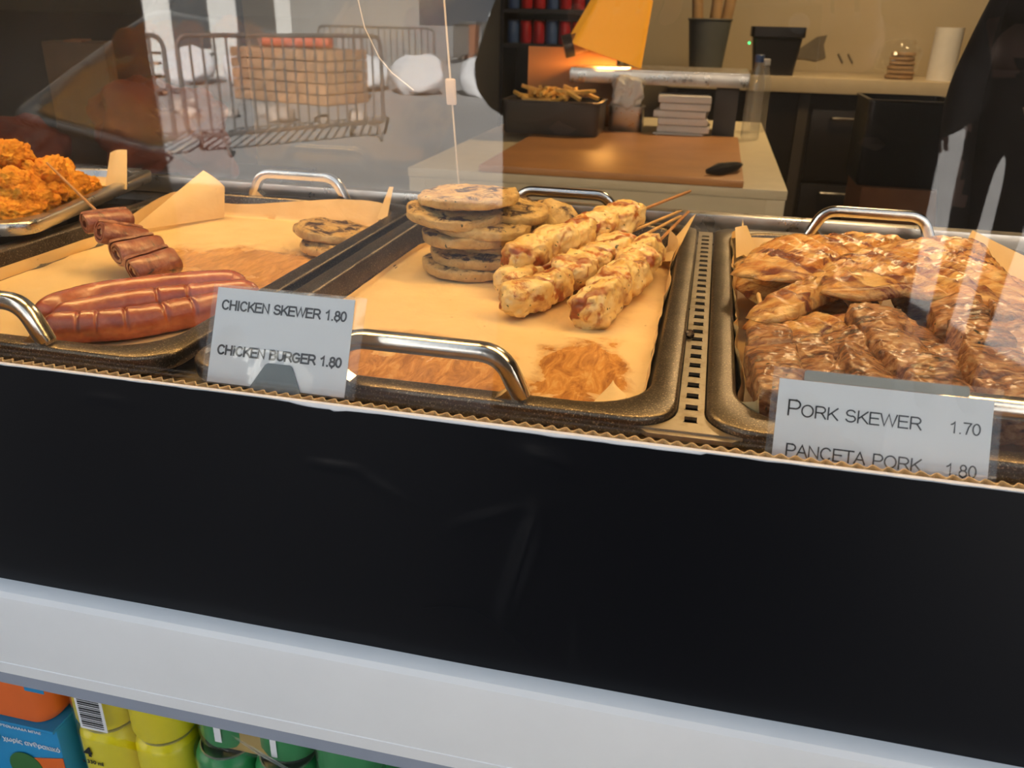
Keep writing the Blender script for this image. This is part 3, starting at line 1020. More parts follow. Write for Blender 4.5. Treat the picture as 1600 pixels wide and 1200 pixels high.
# ------------------------------------------------------------------ sausages and bacon skewer
def spline(pts, n):
    pts = [Vector(p) for p in pts]
    P = [pts[0] * 2 - pts[1]] + pts + [pts[-1] * 2 - pts[-2]]
    out = []
    seg = len(pts) - 1
    for i in range(n + 1):
        t = i / n * seg
        k = min(int(t), seg - 1)
        t -= k
        a, b_, c, d = P[k], P[k + 1], P[k + 2], P[k + 3]
        out.append(.5 * ((2 * b_) + (c - a) * t + (2 * a - 5 * b_ + 4 * c - d) * t * t + (3 * b_ - a - 3 * c + d) * t ** 3))
    return out
def sausage(pts, rad, seed, label, cuts=()):
    N = 150
    ns = 28
    path = spline(pts, N)
    base = path[N // 2].copy()
    base.z = 0
    rng = random.Random(seed)
    q = MB()
    loops = []
    for i, p in enumerate(path):
        t = i / N
        end = min(1, (min(t, 1 - t) / .11))
        r = rad * math.sqrt(max(.0004, 1 - (1 - end) ** 2.2))
        tan = (path[min(N, i + 1)] - path[max(0, i - 1)]).normalized()
        x = tan.cross(Vector((0, 0, 1))).normalized()
        y = x.cross(tan)
        lp = []
        for k in range(ns):
            th = 2 * math.pi * k / ns
            rr = r * (1 + .030 * noise.noise(Vector((math.cos(th) * 2, math.sin(th) * 2, t * 14 + seed))) + .012 * noise.noise(Vector((math.cos(th) * 5, math.sin(th) * 5, t * 60 + seed))))
            for c in cuts:
                if math.sin(th) > -.35:
                    rr -= rad * .17 * math.exp(-((t - c) / .0075) ** 2) * min(1, (math.sin(th) + .35) * 2)
            lp.append(p + x * math.cos(th) * rr + y * math.sin(th) * rr - base)
        loops.append(lp)
    q.loft(loops, True, True)
    o = q.build('sausage', 'sausage', loc=base, ang=2.5)
    return tag(o, label, 'sausage', 'grilled sausages beside the price card')
SZ = 1.0375
sausage([(-.344, .083, SZ), (-.334, .132, SZ), (-.305, .165, SZ), (-.275, .190, SZ), (-.232, .214, SZ)], .0125, 3, 'smooth uncut sausage farthest from the tray handle bar')
sausage([(-.326, .080, SZ), (-.305, .113, SZ), (-.278, .141, SZ), (-.243, .168, SZ), (-.208, .193, SZ)], .0122, 4, 'middle one of the three sausages, slightly scored', cuts=(.52, .66))
sausage([(-.318, .060, SZ), (-.289, .073, SZ), (-.260, .092, SZ), (-.232, .128, SZ), (-.208, .163, SZ)], .0128, 5, 'sausage with deep cross cuts lying along the tray rim', cuts=(.22, .32, .46, .62, .74))
def bacon_skewer():
    A, T = Vector((-.3250, .2160, 1.0400)), Vector((-.5120, .3160, 1.1130))
    L = (T - A).length
    t = thing('bacon_skewer', 'skewer of four charred bacon rolls with its stick over the nugget tray', 'skewer', A, axis_rot(A, T))
    MB().tube([(-.014, 0, 0), (L * .5, 0, 0), (L, 0, 0)], [.0014, .0016, .0012], n=7).build('stick', 'stick_dark', t)
    for k in range(4):
        # a spiral rolled rasher, axis across the stick
        rng = random.Random(60 + k)
        r0, wd = .0150 - .0006 * k, .0215
        prof = []
        for i in range(73):
            a = i / 72 * 2 * math.pi * 2.1
            rr = r0 * (.42 + .58 * i / 72) * (1 + .06 * math.sin(a * 2 + k))
            prof.append((math.cos(a) * rr * 1.05, math.sin(a) * rr * .95, i / 72))
        inner = [(x * .80, z * .80) for x, z, s in prof]
        loops = []
        for yy, sc in ((-wd, .94), (-wd * .92, 1.0), (-wd * .4, 1.03), (0, .99), (wd * .4, 1.03), (wd * .92, 1.0), (wd, .94)):
            lp = []
            for j, (x, z, s) in enumerate(prof):
                w_ = 1 + .07 * noise.noise(Vector((x * 80, yy * 80, z * 80 + k * 5)))
                lp.append((x * sc * w_, yy + .0022 * noise.noise(Vector((s * 9, k, yy * 40))), z * sc * w_))
            for j in range(len(prof) - 1, -1, -1):
                x, z, s = prof[j]
                k2 = max(.2, 1 - .0026 / max(.003, math.hypot(x, z)))
                lp.append((x * sc * k2, yy, z * sc * k2))
            loops.append(lp)
        q = MB().loft(loops, True, True)
        roll = q.build('bacon_roll', 'bacon', t, loc=(.006 + k * .0295, 0, .002), rot=(rng.uniform(-.3, .3), 0, rng.uniform(-.25, .25)), ang=.9)
        blob((r0 * .55, wd * .93, r0 * .55), .8, 70 + k, .15, 90, 3).build('filling', 'bacon_fill', roll)
    return t
bacon_skewer()

# ------------------------------------------------------------------ pork steaks and skewers in the right tray
def slab(outline, zc, th, tilt, seed, label, wav=.004, n=64, rings=20):
    cx = sum(p[0] for p in outline) / len(outline)
    cy = sum(p[1] for p in outline) / len(outline)
    sm_ = spline([(x, y, 0) for x, y in outline] + [(*outline[0], 0)], n * 4)
    ang = [(math.atan2(p.y - cy, p.x - cx), math.hypot(p.x - cx, p.y - cy)) for p in sm_]
    loopr = []
    for k in range(n):
        a = -math.pi + 2 * math.pi * k / n
        best = max((r for aa, r in ang if abs((aa - a + math.pi) % (2 * math.pi) - math.pi) < .06), default=None)
        if best is None:
            best = min(ang, key=lambda q: abs((q[0] - a + math.pi) % (2 * math.pi) - math.pi))[1]
        loopr.append((a, best))
    def pt(a, r, rho, side):
        x, y = math.cos(a) * r * rho, math.sin(a) * r * rho
        edge = 1 + .05 * noise.noise(Vector((math.cos(a) * 5, math.sin(a) * 5, seed))) * rho
        x, y = x * edge, y * edge
        prof = (1 - rho ** 5) ** .5 if rho < 1 else 0
        z = tilt[0] * x + tilt[1] * y + wav * noise.noise(Vector((x * 16 + seed, y * 16, seed * 2.))) + wav * .6 * noise.noise(Vector((x * 34 + seed, y * 34, seed * 3.)))
        # drooping edge
        z -= .006 * rho ** 4
        z += side * prof * th / 2
        if side > 0:
            z += .0012 * noise.fractal(Vector((x * 60 + seed, y * 140, seed)), .8, 2.0, 4)
            c, s_ = math.cos(.6), math.sin(.6)
            z += .0020 * math.sin((x * c + y * s_) * 430 + 3 * noise.noise(Vector((x * 20, y * 20, seed)))) * prof
        return (x, y, z)
    loops = []
    for j in range(1, rings + 1):
        rho = (j / rings) ** .8
        loops.append([pt(a, r, rho, 1) for a, r in loopr])
    for j in range(rings - 1, 0, -1):
        rho = (j / rings) ** .8
        loops.append([pt(a, r, rho, -1) for a, r in loopr])
    q = MB().loft(loops, True, True)
    o = q.build('pork_steak', 'steak', loc=(cx, cy, zc), ang=2.0)
    return tag(o, label, 'pork steak', 'grilled pork steaks heaped in the tray')
slab([(.205, .20), (.235, .17), (.30, .17), (.33, .21), (.30, .27), (.23, .26)], 1.050, .012, (0, .02), 11, 'pork steak at the bottom of the heap beside the vented strip')
slab([(.20, .30), (.24, .25), (.31, .27), (.33, .34), (.29, .41), (.21, .40)], 1.052, .012, (0, 0), 12, 'buried pork steak under the charred one')
slab([(.33, .24), (.42, .20), (.47, .27), (.45, .38), (.38, .42), (.33, .36)], 1.056, .013, (0, 0), 13, 'buried pork steak under the broad pale one')
slab([(.196, .255), (.226, .355), (.285, .385), (.350, .390), (.352, .370), (.295, .300), (.240, .235)], 1.080, .013, (.02, .02), 14, 'dark charred pork steak at the corner of the heap beside the vented strip')
slab([(.208, .150), (.248, .235), (.300, .310), (.338, .335), (.330, .300), (.265, .205), (.226, .148)], 1.078, .013, (.02, .03), 15, 'long narrow pork steak lying slantwise in the heap')
slab([(.256, .190), (.276, .278), (.335, .350), (.402, .378), (.410, .300), (.404, .200), (.385, .215), (.362, .262), (.330, .250), (.306, .200)], 1.086, .014, (.01, .01), 16, 'broad pale golden pork steak on top of the heap')
slab([(.214, .132), (.234, .170), (.280, .178), (.322, .195), (.328, .160), (.310, .128), (.275, .140), (.240, .125)], 1.066, .012, (.01, .03), 17, 'small pork steak at the heap edge above the pork skewers')
slab([(.215, .100), (.235, .140), (.270, .135), (.275, .105), (.245, .080)], 1.056, .014, (0, .05), 18, 'stubby pork steak between two pork skewers')
slab([(.365, .16), (.40, .15), (.43, .20), (.43, .25), (.39, .24)], 1.066, .012, (0, 0), 19, 'red edged pork steak hanging below the broad golden one')
GP = 'pork skewers in the right tray'
PK = [((.2250, .042, 1.051), (.2150, .225, 1.066), .0, .54, 3, .0140, 'pork skewer lying against the parchment beside the vented strip'),
      ((.2530, .036, 1.049), (.2360, .200, 1.060), .0, .56, 3, .0140, 'short pork skewer second from the vented strip'),
      ((.2850, .040, 1.053), (.2480, .205, 1.066), .0, .56, 3, .0155, 'pork skewer third from the vented strip, running under the small steak'),
      ((.3170, .035, 1.056), (.2740, .240, 1.072), .0, .64, 4, .0175, 'long herb specked pork skewer fourth from the vented strip'),
      ((.3310, .070, 1.050), (.3200, .225, 1.064), .0, .60, 3, .0140, 'pork skewer sunk between two longer pork skewers'),
      ((.3570, .035, 1.058), (.3520, .280, 1.078), .0, .66, 4, .0180, 'pork skewer with a bare fatty lump at its end'),
      ((.3880, .055, 1.058), (.3850, .290, 1.076), .0, .64, 4, .0170, 'pinkish brown pork skewer leaning on the heap of steaks'),
      ((.4220, .050, 1.054), (.4220, .290, 1.070), .0, .64, 4, .0165, 'outer pork skewer beyond the leaning one')]
for k, (A, T, s0, s1, n_, r_, lab) in enumerate(PK):
    skewer(lab, A, T, s0, s1, n_, r_, 'pork', 80 + k, GP, name='pork_skewer', e=.8, amp=.17, gap=.74, sc=46, flat=.42, wide=1.16, amp2=.05, sc2=150, fib=.065)

# ------------------------------------------------------------------ nuggets
NG = [(-.557, .318, 1.118), (-.570, .270, 1.105), (-.548, .330, 1.099), (-.519, .333, 1.099), (-.505, .350, 1.092), (-.508, .375, 1.082), (-.527, .308, 1.085), (-.536, .284, 1.096), (-.502, .324, 1.080),
      (-.490, .352, 1.073), (-.524, .278, 1.080), (-.500, .291, 1.075), (-.484, .306, 1.072), (-.520, .245, 1.073), (-.507, .268, 1.069), (-.560, .250, 1.085), (-.500, .385, 1.072), (-.486, .283, 1.067),
      (-.585, .320, 1.096), (-.55, .37, 1.088), (-.57, .40, 1.075), (-.60, .36, 1.08), (-.60, .28, 1.08), (-.53, .40, 1.073)]
NG += [(-.615 - .040 * i + .008 * (j % 2), .255 + .045 * j - .010 * i, 1.074 + .012 * ((i + j) % 2) + (.014 if j == 2 else 0)) for i in range(4) for j in range(4)]
for k, (x, y, z) in enumerate(NG):
    rng = random.Random(200 + k)
    x = min(x, -.4708 - .24 * (y - .2295) - .034)      # keep inside the rim of the raised tray
    y = max(y, .262)
    o = blob((rng.uniform(.019, .026), rng.uniform(.014, .018), rng.uniform(.012, .015)), .85, 300 + k, .55, 42, 5, amp2=.22, sc2=420).build('chicken_nugget', 'nugget', None, (x, y, z), (rng.uniform(-.5, .5), rng.uniform(-.5, .5), rng.uniform(0, 6.3)), ang=2.5)
    lab = {0: 'topmost orange breaded nugget on the peak of the heap', 5: 'orange breaded nugget touching the standing parchment corner', 13: 'orange breaded nugget lying against the front rim of the raised tray',
           17: 'orange breaded nugget nearest the stick of the bacon skewer'}.get(k, 'orange breaded nugget in the heap on the raised tray')
    tag(o, lab, 'nugget', 'breaded nuggets heaped on the raised tray')

tag(blob((.0032, .0042, .003), .9, 5, .6, 300, 3).build('burnt_crumb', 'crumb', None, (.1655, .163, 1.0475)), 'black burnt crumb on the edge of the vented strip', 'crumb')

# ------------------------------------------------------------------ price cards
def price_card(label, x0, x1, y0, z0, y1, z1):
    L = math.hypot(y1 - y0, z1 - z0)
    t = thing('price_card', label, 'price card', ((x0 + x1) / 2, y0, z0), (math.atan2(z1 - z0, y1 - y0), 0, 0), 'price cards along the front of the trays')
    return t, (x1 - x0), L
# local frame: x along the card, y up the card, z towards the viewer
t, W_, H_ = price_card('price card for chicken skewer and chicken burger in a clear sleeve', -.1218, -.0222, -.0330, 1.0555, -.0060, 1.1100)
zf = .0007
MB().box((0, H_ / 2, 0), (W_, H_, .0012), bev=.0003).build('clear_sleeve', 'film', t)
MB().prism([(-.0468, .0590), (.0425, .0590), (.0435, .0010), (-.0462, .0010)], -.00025, .00025).build('paper', 'card_paper', t)
stroke_text('CHICKEN SKEWER 1.80', .0815, .0064, .17, 'ink', t, (-.0428, .0454, .00026))
stroke_text('CHICKEN BURGER 1.80', .0810, .0064, .19, 'ink', t, (-.0418, .0180, .00026))
MB().prism([(-.0178, -.0008), (.0165, -.0008), (.0088, .0150), (.0070, .0162), (-.0070, .0162), (-.0088, .0150)], .0007, .0014).build('holder_tab', 'tab', t)
t, W_, H_ = price_card('price card for pork skewer and panceta pork in a worn clear sleeve', .2105, .3225, -.0376, 1.0505, -.0130, 1.0968)
o_ = .0115
MB().box((0, H_ / 2, 0), (W_, H_, .0012), bev=.0003).build('clear_sleeve', 'film', t)
MB().prism([(-.0525, H_ - .0062), (.0520, H_ - .0062), (.0520, .001), (-.0525, .001)], -.00025, .00025).build('paper', 'card_paper', t)
MB().prism([(-.0400, H_ - .0058), (.0405, H_ - .0058), (.0405, H_ - .0012), (.0395, H_ - .0004), (-.0390, H_ - .0004), (-.0400, H_ - .0012)], -.0016, -.0008).build('backing_strip', 'strip', t)
y1_, y2_ = H_ - .0255, H_ - .0467
stroke_text('P', .0074, .0088, .10, 'ink', t, (-.0475, y1_, .00026))
stroke_text('ORK SKEWER', .0595, .0068, .115, 'ink', t, (-.0403, y1_, .00026))
stroke_text('1.70', .0150, .0062, .11, 'ink', t, (.0320, y1_ + .0005, .00026))
stroke_text('PANCETA PORK', .0670, .0068, .115, 'ink', t, (-.0462, y2_, .00026))
stroke_text('1,80', .0150, .0066, .11, 'ink', t, (.0318, y2_, .00026))

# ------------------------------------------------------------------ heat lamps over the trays (real lamps, above the frame)
def heat_lamp(x, y, z, wdt, energy, label):
    t = thing('heat_lamp', label, 'lamp', (x, y, z), group='tube heat lamps hung over the trays')
    MB().prism([(-.07, .0), (-.06, .05), (.06, .05), (.07, .0), (.066, .0), (.056, .045), (-.056, .045), (-.066, .0)], -wdt / 2 - .02, wdt / 2 + .02, axis='x').build('housing', 'steel', t)
    MB().tube([(-wdt / 2, 0, .022), (wdt / 2, 0, .022)], .011, n=14).build('tube', 'bulb', t)
    for s in (-1, 1):
        MB().tube([(s * wdt * .4, 0, .05), (s * wdt * .4, 0, 2.7 - z)], .004, n=8).build('hanger', 'steel', t)
    ld = bpy.data.lights.new('heat_lamp_light', 'AREA')
    ld.shape = 'RECTANGLE'
    ld.size = wdt
    ld.size_y = .08
    ld.energy = energy
    ld.color = (1.0, .60, .22)
    lo = bpy.data.objects.new('heat_lamp_light', ld)
    COL.objects.link(lo)
    lo.parent = t
    lo.location = (0, 0, .004)
    return t
heat_lamp(-.45, .36, 1.66, .75, 4.9, 'tube heat lamp hung over the nugget and sausage trays')
heat_lamp(.45, .36, 1.66, .75, 5.2, 'tube heat lamp hung over the pork tray')

# ------------------------------------------------------------------ drinks under the ledge
def can_mesh(r=.0320, h=.113):
    return MB().lathe([(r - .008, .0), (r - .003, .002), (r, .010), (r, h - .012), (r - .002, h - .006), (r - .0055, h - .002)], n=28, cap0=True)
def lid_mesh(r=.0320, h=.113):
    return MB().lathe([(r - .0055, h - .0022), (r - .0048, h), (r - .0060, h + .0006), (r - .0075, h - .003), (r - .0080, h - .004)], n=28, cap1=True)
def can_pack(name, label, x, y, z, mat, rows=2, cols=2, r=.0320, film=True, group=None):
    t = thing(name, label, 'drinks pack', (x, y, z), group=group)
    for i in range(cols):
        for j in range(rows):
            c = can_mesh(r).build('can', mat, t, loc=(r + 2 * r * i, r + 2 * r * j, 0))
            lid_mesh(r).build('can_lid', 'aluminium', c)
    if film:
        wdt, dp = 2 * r * cols, 2 * r * rows
        loops = [rrect(wdt + .0012, dp + .0012, r * .95, zz, 8, wdt / 2, dp / 2) for zz in (.004, .05, .108)]
        MB().loft(loops).build('shrink_film', 'film', t)
    return t
CY = .060
z1, z2 = .4925, .6075
GC = 'drink cans under the ledge'
yl = can_pack('can_pack', 'lower yellow four pack of cans under the ledge', -.3975, CY, z1, 'can_yellow', group=GC)
yu = can_pack('can_pack', 'upper yellow four pack of cans with a barcode under the ledge', -.3975, CY, z2, 'can_yellow', group=GC)
gl_ = can_pack('can_pack', 'lower green pack of cans with bare lids under the ledge', -.2660, CY, z1, 'can_green', group=GC)
gu = can_pack('can_pack', 'upper green pack of cans in loose film under the ledge', -.2660, CY + .012, z2, 'can_green', group=GC)
gr = can_pack('can_pack', 'single stack of green cans at the end of the drinks row', -.1345, CY, z2, 'can_green', cols=1, group=GC)
can_pack('can_pack', 'green cans under the end stack of the drinks row', -.1345, CY, z1, 'can_green', cols=1, group=GC)
RX = (math.pi / 2, 0, 0)
text_mesh('4', .0095, .0125, .0002, .03, 'ink', 'lettering', yl, (.0200, -.0012, .0850), RX)
text_mesh('x 330 ml', .0240, .0048, .0002, .02, 'ink', 'lettering', yl, (.0160, -.0012, .0755), RX)
text_mesh('ΑΡΩΜΑΤΑ', .0160, .0030, .0002, .01, 'ink_white', 'lettering', gu, (.0140, -.0012, .0400), RX)
MB().box((.0395, -.0012, .0300), (.0300, .0006, .0420)).build('barcode_label', 'ink_white', yu)
q = MB()
for i in range(13):
    q.box((.0395, -.0018, .0130 + i * .0028), (.0240, .0003, .0008 + .0012 * ((i * 7) % 3) / 2))
q.build('barcode_bars', 'ink', yu)
MB().box((.036, -.0012, .028), (.007, .0006, .026)).build('price_sticker', 'ink_white', gu)
MB().box((.094, -.0012, .024), (.006, .0006, .026)).build('price_sticker', 'ink_white', gu)
# twisted loose film between the green cans
q = MB()
for k in range(7):
    a = random.Random(k)
    q.tube([(.052 + .004 * k, -.003, .030 - .003 * k), (.075 + .004 * k, -.006, .022 - .002 * k), (.105 + .003 * k, -.004, .002 - .001 * k)], [.0007, .0016, .0006], n=6)
q.build('film_twist', 'film', gu)
MB().prism([(.02, .0), (.075, .0), (.066, .012), (.03, .012)], 0, .05).build('carrier_card', 'gold_card', gl_, loc=(.012, .02, .1128))
oc = thing('juice_carton_pack', 'orange carton pack stacked on a blue carton under the ledge', 'drinks pack', (-.5370, CY, z2), group='carton packs under the ledge')
loops = [rrect(.130 + dx, .12, .018, zz, 8, .065, .06) for zz, dx in ((.0, -.012), (.006, -.004), (.012, 0), (.10, 0))]
MB().loft(loops, True, True).build('carton', 'orange_carton', oc)
MB().box((.118, -.0006, .052), (.022, .0006, .020)).build('blue_band', 'blue_carton', oc)
bc = thing('juice_carton_pack', 'blue carton drinks pack with Greek lettering under the ledge', 'drinks pack', (-.5370, CY, z1), group='carton packs under the ledge')
MB().box((.066, .06, .055), (.130, .12, .110), bev=.004).build('carton', 'blue_carton', bc)
MB().box((.066, .056, .1120), (.134, .124, .004), bev=.001).build('carton_lid', 'blue_carton', bc)
text_mesh('ΠΟΡΤΟΚΑΛΑΔΑ ΜΠΛΕ', .056, .0035, .0002, .01, 'ink_white', 'lettering', bc, (.056, -.0008, .0995), RX)
text_mesh('χωρίς ανθρακικό', .068, .0066, .0002, .012, 'ink_white', 'lettering', bc, (.062, -.0008, .0800), RX)
MB().prism([(.08, .060), (.131, .072), (.131, .050), (.08, .040)], -.0010, -.0004, axis='y').build('orange_band', 'orange_carton', bc)
MB().lathe([(.0, 0), (.020, 0), (.020, .0006), (0, .0006)], n=24).build('logo_disc', 'green_ink', bc, loc=(.083, -.0010, .0480), rot=RX)
MB().lathe([(.0, 0), (.014, 0), (.014, .0006), (0, .0006)], n=24).build('logo_disc', 'green_ink', bc, loc=(.045, -.0004, .0850), rot=RX)

# ------------------------------------------------------------------ kitchen behind the counter
tb = thing('work_table', 'cream topped work table standing behind the counter', 'table', (-.12, 2.43, 0))
MB().box((0, 0, .888), (.96, 1.54, .024), bev=.004).build('tabletop', 'table_white', tb)
MB().box((0, -.755, .823), (.90, .02, .106)).build('apron', 'table_white', tb)
MB().box((.45, 0, .823), (.02, 1.46, .106)).build('apron', 'table_white', tb)
for sx in (-1, 1):
    for sy in (-1, 1):
        MB().box((sx * .455, sy * .745, .438), (.045, .045, .876), bev=.003).build('leg', 'table_white', tb)
bd = tag(MB().box((0, 0, 0), (.66, .86, .018), bev=.004).build('chopping_board', 'board', None, (-.075, 2.085, .9095)), 'big copper coloured board lying on the work table', 'board')
tag(MB().tube([(0, 0, 0), (.03, .02, .004), (.07, .07, .006), (.085, .12, .004)], [.006, .016, .012, .004], n=8).build('tongs', 'black_plastic', None, (.165, 1.70, .928)), 'black tongs lying on the copper coloured board', 'tongs')
# fries pan
def pan(name, label, cat, x, y, z, wd, dp, h, mat, inner=.012, group=None):
    t = thing(name, label, cat, (x, y, z), group=group)
    L = lambda off, zz, r: rrect(wd - 2 * off, dp - 2 * off, r, zz, 5)
    MB().loft([L(.012, 0, .015), L(.006, .01, .02), L(.004, h - .006, .02), L(0, h - .004, .02), L(0, h, .02), L(inner, h, .018), L(inner + .004, .012, .015)], True, True).build('pan_body', mat, t)
    return t
pan('fries_pan', 'dark rectangular pan of fries on the copper coloured board', 'pan', -.345, 2.40, .9190, .325, .200, .105, 'pan_dark')
rng = random.Random(5)
for k in range(34):
    L = rng.uniform(.05, .09)
    o = MB().box((0, 0, 0), (L, .011, .011), bev=.002).build('potato_fry', 'fries', None, (-.345 + rng.uniform(-.11, .11), 2.40 + rng.uniform(-.055, .055), 1.030 + rng.uniform(-.012, .022)), (rng.uniform(-.3, .3), rng.uniform(-.4, .4), rng.uniform(0, 3.1)))
    tag(o, 'golden potato fry in the dark pan of fries', 'fry', 'fries heaped in the dark pan')
st = thing('warming_station', 'low steel warming station with a heat lamp on the work table', 'warming station', (-.12, 2.72, .9))
MB().box((.09, .02, .208), (.60, .34, .012), bev=.003).build('shelf', 'steel', st)
MB().box((.09, -.155, .188), (.60, .012, .040), bev=.003).build('shelf_lip', 'steel', st)
MB().box((.325, .0, .1), (.075, .22, .20)).build('side_leg', 'pan_dark', st)
MB().box((-.245, .10, .14), (.33, .012, .26)).build('back_plate', 'board', st)
MB().box((-.245, .10, .005), (.33, .06, .010)).build('foot_plate', 'board', st)
MB().tube(arc_path([(-.06, .25, .2), (-.06, .25, .52), (-.02, .1, .52), (.0, .02, .47)], .05), .010, n=10).build('lamp_arm', 'pan_dark', st)
sh = MB()
sh.loft([rrect(.17, .17, .02, .0, 4), rrect(.25, .24, .02, -.205, 4), rrect(.24, .23, .02, -.205, 4), rrect(.16, .16, .02, -.004, 4)], True, True).build('lamp_shade', 'amber_metal', st, (-.045, -.04, .460), (.12, .30, .25))
MB().tube([(-.10, -.06, .320), (-.215, -.09, .285)], .034, n=14).build('lamp_neck', 'board', st)
MB().tube([(-.215, -.09, .285), (-.245, -.097, .276)], .038, n=14).build('lamp_cap', 'pan_dark', st)
ld = bpy.data.lights.new('station_light', 'AREA')
ld.energy = 5.0
ld.size = .12
ld.color = (1.0, .45, .10)
lo = bpy.data.objects.new('station_light', ld)
COL.objects.link(lo)
lo.parent = st
lo.location = (-.075, -.06, .235)
lo.rotation_euler = (0, .30, 0)
cp = pan('steel_cup', 'small square steel cup of napkins beside the pan of fries', 'cup', -.125, 2.56, .9, .125, .11, .100, 'steel')
tag(blob((.05, .04, .06), .8, 8, .5, 30, 4).build('crumpled_napkin', 'napkin', None, (-.125, 2.545, 1.040)), 'crumpled pale napkin sticking out of the small steel cup', 'napkin')
for k in range(6):
    tag(MB().box((0, 0, 0), (.165 + .008 * (k % 2), .14, .022), bev=.005).build('napkin_stack', 'napkin', None, (.066 + .006 * ((k * 5) % 3 - 1), 2.56, .913 + k * .0235), (0, 0, .05 * ((k * 7) % 3 - 1))),
        'bundle of white napkins stacked under the warming station shelf', 'napkins', 'bundles of white napkins under the steel shelf')
def bottle(x, y, z, label, cap, h=.20, r=.028):
    t = thing('bottle', label, 'bottle', (x, y, z), group='clear bottles on the work table')
    MB().lathe([(r * .8, 0), (r, .006), (r, h * .4), (r * .94, h * .45), (r, h * .5), (r * .98, h * .68), (r * .45, h * .88), (r * .42, h * .93)], n=18, cap0=True).build('bottle_body', 'clear_plastic', t)
    MB().lathe([(r * .5, h * .92), (r * .5, h), (r * .45, h * 1.005)], n=14, cap1=True).build('cap', cap, t)
bottle(.295, 2.62, .90, 'clear bottle with a blue cap beside the warming station', 'can_blue', .27, .030)
bottle(.330, 2.86, .90, 'clear bottle with a pale cap at the table edge', 'white_core', .25, .028)
# back counter with cabinet, bins and odds and ends
bk = thing('back_counter', 'beige back counter on a dark cabinet along the back wall', 'counter', (.55, 4.3, 0))
MB().box((.43, 0, 1.0), (2.1, .58, .07), bev=.005).build('countertop', 'beige_top', bk)
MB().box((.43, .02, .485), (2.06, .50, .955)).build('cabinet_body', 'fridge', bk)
for k, xx in enumerate((-.60, .045, .69)):
    MB().box((xx, -.235, .50), (.05, .02, .92)).build('cabinet_frame', 'fridge_frame', bk)
for zz, hx_ in ((.72, .37), (.36, .37)):
    d_ = MB().box((hx_, -.238, zz), (.56, .02, .34), bev=.004).build('drawer', 'fridge', bk)
    MB().tube(arc_path([(hx_ - .19, -.25, zz + .13), (hx_ - .19, -.275, zz + .13), (hx_ - .05, -.275, zz + .13), (hx_ - .05, -.25, zz + .13)], .01), .008, n=8).build('drawer_handle', 'chrome', d_)
tag(MB().prism([(-.08, -.05), (-.06, .0), (-.02, .03), (.02, .06), (.07, .07), (.06, .02), (.08, -.04), (.03, -.06), (-.03, -.05)], 0, .004, axis='y').build('wall_patch', 'smear', None, (.64, 4.594, 1.15)), 'dark grey patch stuck on the beige back wall', 'patch')
for k in range(4):
    tag(MB().tube([(0, 0, 0), (.03, -.001, -.045)], .004, n=6).build('wall_scratch', 'smear', None, (.46 + .05 * k + (.22 if k > 1 else 0), 4.595, 1.13)), 'short dark scratch on the beige back wall', 'scratch', 'scratches on the back wall')
bn = thing('utensil_bucket', 'grey bucket holding brown paper rolls on the back counter', 'bucket', (.10, 4.18, 1.035))
MB().lathe([(.075, 0), (.08, .005), (.105, .24), (.112, .245), (.108, .25), (.098, .245), (.076, .01)], n=24, cap0=True, cap1=True).build('bucket_body', 'grey_bin', bn)
for k, (dx, dy, a) in enumerate(((-.04, 0, -.10), (.01, .03, .05), (.05, -.01, .12), (.02, -.05, .02))):
    tag(MB().tube([(0, 0, .02), (math.sin(a) * .38, 0, .40)], .028, n=12).build('paper_roll', 'kraft_light', None, (.10 + dx, 4.18 + dy, 1.035)), 'brown paper roll standing in the grey bucket', 'paper roll', 'paper rolls in the grey bucket')
bb = thing('black_container', 'black tapered container with a green light on the back counter', 'container', (.43, 4.18, 1.035))
L_ = lambda s, zz: rrect(.22 * s, .2 * s, .02, zz, 4)
MB().loft([L_(.86, 0), L_(1.05, .17), L_(1.15, .175), L_(1.15, .22), L_(1.08, .22), L_(.85, .02)], True, True).build('container_body', 'black_plastic', bb)
MB().lathe([(.0, -.006), (.004, -.004), (.006, 0), (.004, .004), (0, .006)], n=10).build('status_light', 'led', bb, loc=(-.132, -.115, .145))
bg_ = thing('bread_bag', 'clear bag of flatbreads on the back counter', 'bread bag', (1.02, 4.15, 1.035))
for k in range(6):
    MB().lathe([(0, 0), (.062 - .002 * k, 0), (.066 - .002 * k, .008), (.062 - .002 * k, .017), (0, .017)], n=18).build('flatbread', 'bread', bg_, loc=(.004 * (k % 2), 0, .004 + k * .020))
blob((.10, .085, .080), .8, 17, .25, 14, 4).build('plastic_bag', 'film', bg_, loc=(-.02, -.01, .100))
tag(MB().lathe([(.02, 0), (.062, 0), (.062, .235), (.02, .235)], n=24).build('paper_towel_roll', 'napkin', None, (1.21, 4.17, 1.035)), 'white paper towel roll standing beside the bag of flatbreads', 'paper roll')
bx_ = thing('cardboard_box', 'open brown cardboard box on the stall floor before the cabinet', 'box', (.78, 2.55, 0))
MB().box((0, 0, .40), (.26, .30, .80)).build('box_body', 'kraft', bx_)
MB().box((-.01, -.151, .62), (.14, .004, .07)).build('handle_hole_shade', 'dark_well', bx_)  # dark plate on the solid face paints the shade of a hand hole
tag(pan('black_crate', 'black crate resting on the brown cardboard box', 'crate', .76, 2.55, .801, .27, .28, .26, 'black_plastic'), None)
